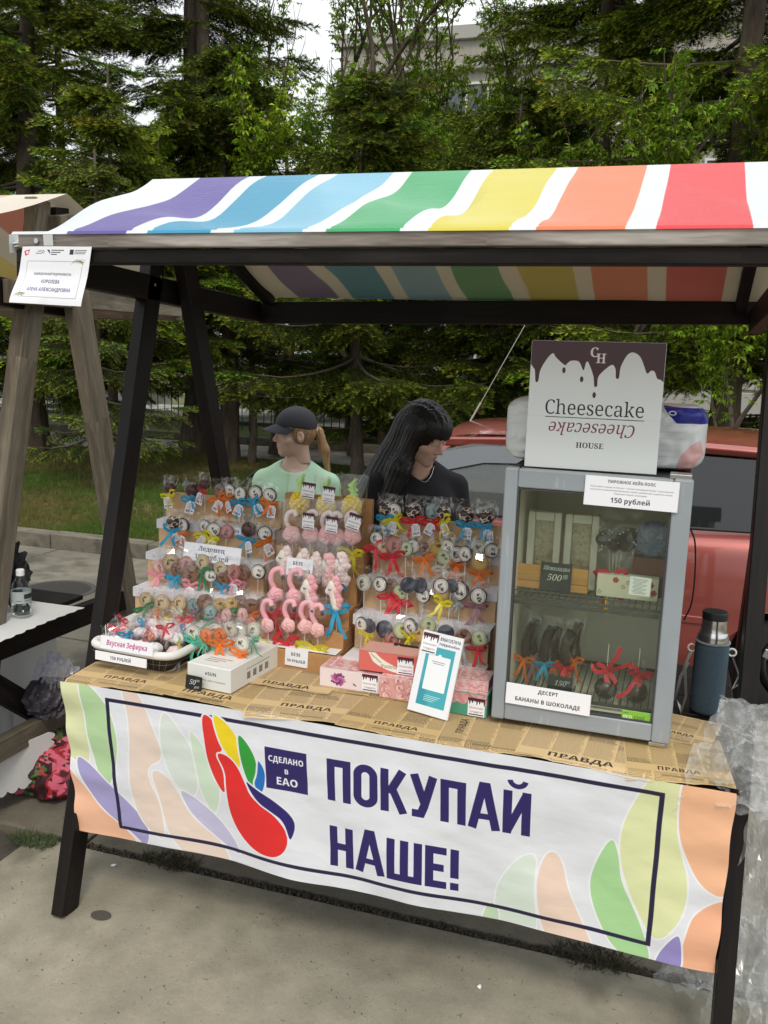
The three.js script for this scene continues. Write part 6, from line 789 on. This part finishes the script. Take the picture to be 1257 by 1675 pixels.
// ---------- basket of marshmallows ----------
{
  const k = thing('basket', 'black wire basket with a white rope rim full of wrapped marshmallows', 'basket', [-.815, .8, -.245], -.06);
  const rr = (w, d, y, n = 40) => { const p = []; for (let i = 0; i <= n; i++) { const a = i / n * Math.PI * 2, c = Math.cos(a), s = Math.sin(a); p.push([Math.sign(c) * Math.pow(Math.abs(c), .35) * w, y, Math.sign(s) * Math.pow(Math.abs(s), .35) * d]); } return p; };
  mesh('body', sheet(40, 6, (u, v) => { const q = rr(lerp(.115, .15, v), lerp(.085, .115, v), lerp(.002, .052, v))[Math.round(u * 40)]; return q; }, null), stdm([.015, .015, .016], .45), k);
  mesh('floor', rbox(.2, .004, .15, .001).translate(0, .004, 0), M.black, k);
  const wm = stdm([.45, .45, .45], .3, { metalness: .8 }); for (let i = 0; i < 12; i++) { const x = -.11 + i * .02; mesh('wire', tube([[x, .004, .088], [x * 1.28, .05, .118]], .0008, 3, 4), wm, k); } mesh('wire', tube(rr(.134, .102, .028), .0008, 60, 4), wm, k);
  mesh('rim', tube(rr(.156, .12, .066), .0135, 90, 10), stdm([.74, .73, .69], .8), k);
  for (const dz of [0, .012]) mesh('handle', tube([[-.152, .07, -.03 + dz], [-.172, .105, -.02 + dz], [-.168, .125, .01 + dz], [-.15, .105, .03 + dz], [-.14, .07, .04 + dz]], .0022, 24, 6), stdm([.75, .74, .7], .6), k);
  const mm = [stdm([.86, .84, .85], .6), stdm([.88, .7, .73], .6), stdm([.87, .78, .78], .6)], cols = ['red', 'blue', 'pink', 'orange', 'yellow', 'red', 'blue', 'pink'];
  const zef = (() => { const g = new THREE.SphereGeometry(.026, 24, 16), p = g.attributes.position; for (let i = 0; i < p.count; i++) { const v = V(p.getX(i), p.getY(i), p.getZ(i)), a = Math.atan2(v.z, v.x); v.multiplyScalar(1 + .1 * Math.cos(a * 7 + v.y * 60)); p.setXYZ(i, v.x, v.y * .7, v.z); } g.computeVertexNormals(); return g; })();
  for (let i = 0; i < 14; i++) { const x = -.93 + (i % 5) * .054 + R(-.01, .01) + (i > 9 ? .03 : 0), z = -.2 - Math.floor(i / 5) * .055 + R(-.01, .01), y = .852 + (i > 4 ? .014 : 0) + R(0, .012) + Math.floor(i / 5) * .01; const t = thing('marshmallow_pack', `${i % 3 ? 'pink' : 'white'} swirl marshmallow in clear film with a ${cols[i % 8]} tie in the basket`, 'marshmallow', [x, y, z], R(0, 6), 'marshmallows in the basket'); t.rotation.x = R(-.5, .5); mesh('marshmallow', zef, mm[i % 3], t); const w = mesh('wrapper', wraps[i % 5], M.cello, t); w.scale.set(1.25, 1.15, 2.6); w.position.y = .012; w.rotation.z = R(-.5, .5); const b = mesh('ribbon', bows[i % 5], ribbonM[cols[i % 8]], t); b.position.set(R(-.01, .01), .034, .008); b.scale.setScalar(.9); }
  card('price_card', 'white marshmallow name card in pink handwriting on the basket rim', 'price card', .2, .042, printMat(420, 88, (g, w, h) => { g.fillStyle = '#eeeff3'; g.fillRect(0, 0, w, h); g.fillStyle = '#b4347c'; g.textAlign = 'center'; g.font = 'italic bold 52px sans-serif'; g.fillText('Вкусная Зефирка', w / 2, 60, 330); }), [-.822, .866, -.112], [-.1, -.06, .01]);
  card('price_card', 'white hundred fifty rouble card hanging below the basket rim', 'price card', .195, .029, printMat(480, 72, (g, w, h) => { g.fillStyle = '#eeeff3'; g.fillRect(0, 0, w, h); g.fillStyle = '#18181c'; g.textAlign = 'center'; g.font = 'bold 38px sans-serif'; g.fillText('150 РУБЛЕЙ', w / 2, 52, 200); }), [-.838, .829, -.104], [-.05, -.06, 0]);
}
// ---------- gift boxes and payment stand ----------
{
  const rosesP = (g, w, h, bg, cols) => { g.fillStyle = bg; g.fillRect(0, 0, w, h); for (let i = 0; i < 9; i++) { const x = (i % 3 + .5) * w / 3 + (hash(i, 1, 9) - .5) * 40, y = (Math.floor(i / 3) + .5) * h / 3 + (hash(i, 2, 9) - .5) * 30, r = w / 6.5; for (let k = 9; k > 0; k--) { g.fillStyle = cols[k % cols.length]; g.beginPath(); g.ellipse(x + (hash(i, k, 11) - .5) * r * .35, y + (hash(i, k, 12) - .5) * r * .35, r * k / 9, r * k / 9 * .85, k, 0, 7); g.fill(); } } };
  const gift = (label, x0, x1, y0, y1, zf, d, turn, faceM, sideM, topM, brand, extra) => { const w = x1 - x0, h = y1 - y0, t = thing('gift_box', label, 'gift box', [(x0 + x1) / 2, y0, zf - d / 2], turn); mesh('carton', rbox(w, h, d, .0015).translate(0, h / 2, 0), sideM, t); mesh('front_print', new THREE.PlaneGeometry(w * .985, h * .96).translate(0, h / 2, d / 2 + .0007), faceM, t); if (topM) mesh('lid_print', new THREE.PlaneGeometry(w * .96, d * .95).rotateX(-Math.PI / 2).translate(0, h + .0007, 0), topM, t); if (brand) { const b = mesh('brand_card', new THREE.PlaneGeometry(.05, .054), brandMat, t); b.position.set(brand[0], brand[1], d / 2 + .0018); } if (extra) extra(t, w, h, d); return t; };
  const pinkS = stdm([.72, .5, .5], .5), lace = printMat(256, 160, (g, w, h) => { rosesP(g, w, h, '#d9b7b4', ['#d39a9a', '#e4c4c0', '#c98a8c']); g.strokeStyle = '#efe2df'; g.lineWidth = 4; g.strokeRect(30, 24, w - 60, h - 48); });
  gift('white gift box printed with a purple peony', -.222, -.026, .8005, .86, -.245, .125, 0, printMat(384, 118, (g, w, h) => { g.fillStyle = '#e6d6d6'; g.fillRect(0, 0, w, h); for (let k = 46; k > 0; k--) { const a = k * 2.4, r = k * .9; g.fillStyle = ['#8c3f78', '#a7578e', '#c486ae', '#6f2d62'][k % 4]; g.beginPath(); g.ellipse(120 + Math.cos(a) * r, 62 + Math.sin(a) * r * .8, 15, 9, a, 0, 7); g.fill(); } g.fillStyle = '#54603f'; g.beginPath(); g.ellipse(226, 84, 14, 5, .6, 0, 7); g.fill(); }), stdm([.72, .62, .62], .5), lace, [.066, .031], null);
  gift('pink gift box printed all over with pale roses', -.021, .1, .8005, .866, -.226, .125, 0, printMat(256, 150, (g, w, h) => rosesP(g, w, h, '#d8a09c', ['#e3b3ac', '#cf8f8c', '#e9c6c0', '#b97676'])), pinkS, lace, null);
  gift('coral gift box with a white floral band stacked on the rose box', -.1, .085, .867, .928, -.255, .1, .03, printMat(384, 128, (g, w, h) => { g.fillStyle = '#d96a62'; g.fillRect(0, 0, w, h); g.fillStyle = '#ece6d8'; g.beginPath(); g.moveTo(60, 0); g.lineTo(110, 0); g.quadraticCurveTo(150, 50, 260, 84); g.lineTo(258, 122); g.quadraticCurveTo(150, 106, 92, 60); g.closePath(); g.fill(); g.fillStyle = '#4c4a44'; g.font = 'italic 32px serif'; g.fillText('Wonderful', 142, 96, 110); g.fillStyle = '#7d8a5c'; for (let i = 0; i < 8; i++) { g.beginPath(); g.ellipse(80 + i * 9, 12 + i * 7, 7, 3, i, 0, 7); g.fill(); } }), stdm([.62, .15, .12], .5), stdm([.68, .36, .3], .5), [.055, .03]);
  gift('gift box with a green base and pink rose lid', .2, .317, .8005, .868, -.187, .12, -.04, printMat(256, 150, (g, w, h) => { rosesP(g, w, 80, '#cf8d90', ['#d89a9c', '#bf7478', '#e2b0ae']); g.fillStyle = '#4f9c82'; g.beginPath(); g.moveTo(0, 60); for (let i = 0; i <= 8; i++) g.lineTo(i * 32, 62 + (i % 2) * 18); g.lineTo(256, 150); g.lineTo(0, 150); g.fill(); }), stdm([.1, .36, .26], .5), lace, [.028, .03]);
  gift('pink lace lidded gift box on top of the green one', .205, .31, .869, .9, -.21, .1, .02, lace, pinkS, lace, null);
  const s = thing('payment_stand', 'white framed turquoise payment sheet leaning in front of the gift boxes', 'payment stand', [.152, .803, -.14], -.2); s.rotation.order = 'YXZ'; s.rotation.x = -.3; s.rotation.z = -.04;
  mesh('frame', rbox(.13, .235, .007, .002).translate(0, .1175, 0), stdm([.8, .8, .8], .3), s);
  mesh('sheet', new THREE.PlaneGeometry(.127, .232).translate(0, .1175, .0042), printMat(420, 767, (g, w, h) => { g.fillStyle = '#e4e6ea'; g.fillRect(0, 0, w, h); g.fillStyle = '#3fa3ae'; g.fillRect(70, 130, 300, 560); g.fillStyle = '#2f93a2'; g.beginPath(); g.moveTo(70, 470); g.quadraticCurveTo(170, 540, 190, 690); g.lineTo(70, 690); g.fill(); g.fillStyle = '#e9ebee'; g.beginPath(); g.roundRect(105, 210, 232, 330, 8); g.fill(); g.beginPath(); g.arc(221, 212, 20, 0, 7); g.fill(); g.fillStyle = '#8a8f96'; for (let i = 0; i < 2; i++) g.fillRect(150 + i * 14, 262 + i * 18, 142 - i * 28, 7); g.fillStyle = '#bfe0e4'; for (let i = 0; i < 4; i++) g.fillRect(140, 590 + i * 16, 170 - i * 22, 5); g.fillStyle = '#222'; g.font = 'bold 44px sans-serif'; g.fillText('89661357616', 190, 62, 214); g.font = 'bold 34px sans-serif'; g.fillText('Райффайзенбанк', 190, 106, 214); }, .35), s);
  const b = mesh('brand_card', new THREE.PlaneGeometry(.05, .058), brandMat, s); b.position.set(-.036, .2, .0052);
  mesh('prop', rbox(.05, .2, .003, .001).rotateX(.52).translate(0, .1, -.05), stdm([.75, .75, .75], .4), s);
}
// ---------- thermos, film ----------
{
  const t = thing('thermos', 'steel thermos in a slate blue sleeve standing behind the fridge', 'thermos', [.915, .7965, -.51]);
  mesh('sleeve', lathe([[0, 0], [.046, 0], [.048, .01], [.0485, .2], [.047, .215], [.044, .22]], 32), stdm(0xffffff, .8, { map: dataTex(128, 128, (u, v) => { const n = vn(u * 64, v * 64, 64, 211) * 16; return [58 + n, 76 + n, 88 + n]; }, true, [4, 6]) }), t);
  mesh('sleeve_trim', new THREE.TorusGeometry(.0475, .003, 8, 32).rotateX(Math.PI / 2).translate(0, .218, 0), stdm([.22, .24, .26], .7), t);
  mesh('flask_neck', lathe([[.044, .215], [.0445, .236], [.041, .24], [.041, .247], [.037, .25], [.037, .268], [.0355, .271], [.0355, .286]], 32), M.chrome, t);
  mesh('stopper', lathe([[.0362, .286], [.0362, .306], [.033, .309], [0, .309]], 32), M.black, t);
  for (const s of [-1, 1]) mesh('strap_ring', new THREE.TorusGeometry(.011, .003, 6, 16).translate(s * .056, .19, 0), stdm([.6, .6, .58], .5), t);
  mesh('strap', strip([[-.057, .18, .0], [-.072, .14, .03], [-.062, .06, .06], [-.07, .008, .05], [-.09, .03, .02], [-.08, .1, .01], [-.062, .14, -.01]], .02, [.4, .1, 1]), stdm([.5, .5, .49], .8), t);
  mesh('strap', strip([[.057, .18, 0], [.08, .13, .02], [.065, .09, .03], [.085, .12, .05]], .012, [.4, .1, 1]), stdm([.5, .5, .49], .8), t);
  const film = phys([.95, .96, .96], .16, { transmission: .86, thickness: 0, ior: 1.5 });
  const ridge = (x, y, k) => 1 - Math.abs(fbm(x, y, 0, 3, k) * 2 - 1) * 2.2;
  // thin film hanging in sharp vertical folds: x0..x1 wide, y1 down to y0, about depth z
  const drape = (x0, x1, y1, y0, z, k, amp) => toCreasedNormals(sheet(54, 70, (u, v) => { const g = 1 + .35 * v, w = Math.sin(v * 3 + k) * .02, f = ridge(u * 5 + k, v * 1.3 + k, k) * .6 + ridge(u * 7 + v * 4 + k, v * 7 + k, k + 4) * .4; return [lerp(x0, x1, .5 + (u - .5) * g) + w + ridge(v * 5 + k, u * 3, k + 9) * .016, lerp(y1, y0, v) + ridge(u * 4 + k, v * 5, k + 2) * .02, z + amp * f * (.5 + .5 * v)]; }, null), .35);
  const b = thing('plastic_film', 'large crumpled clear plastic film draped over the table corner and post', 'plastic film');
  mesh('upper_fold', drape(.9, 1.2, 1.0, .72, -.06, 21, .09), film, b);
  mesh('upper_fold', drape(.93, 1.22, .97, .7, -.13, 24, .08), film, b);
  mesh('hanging_fold', drape(1.02, 1.3, .86, .06, -.16, 27, .1), film, b);
  mesh('hanging_fold', drape(1.04, 1.34, .84, .04, -.27, 33, .1), film, b);
  mesh('lower_fold', drape(.9, 1.25, .3, .012, -.34, 39, .09), film, b);
}
scene.traverse((o) => { if (o.isMesh) { o.castShadow = true; o.receiveShadow = true; } });
renderer.render(scene, camera);
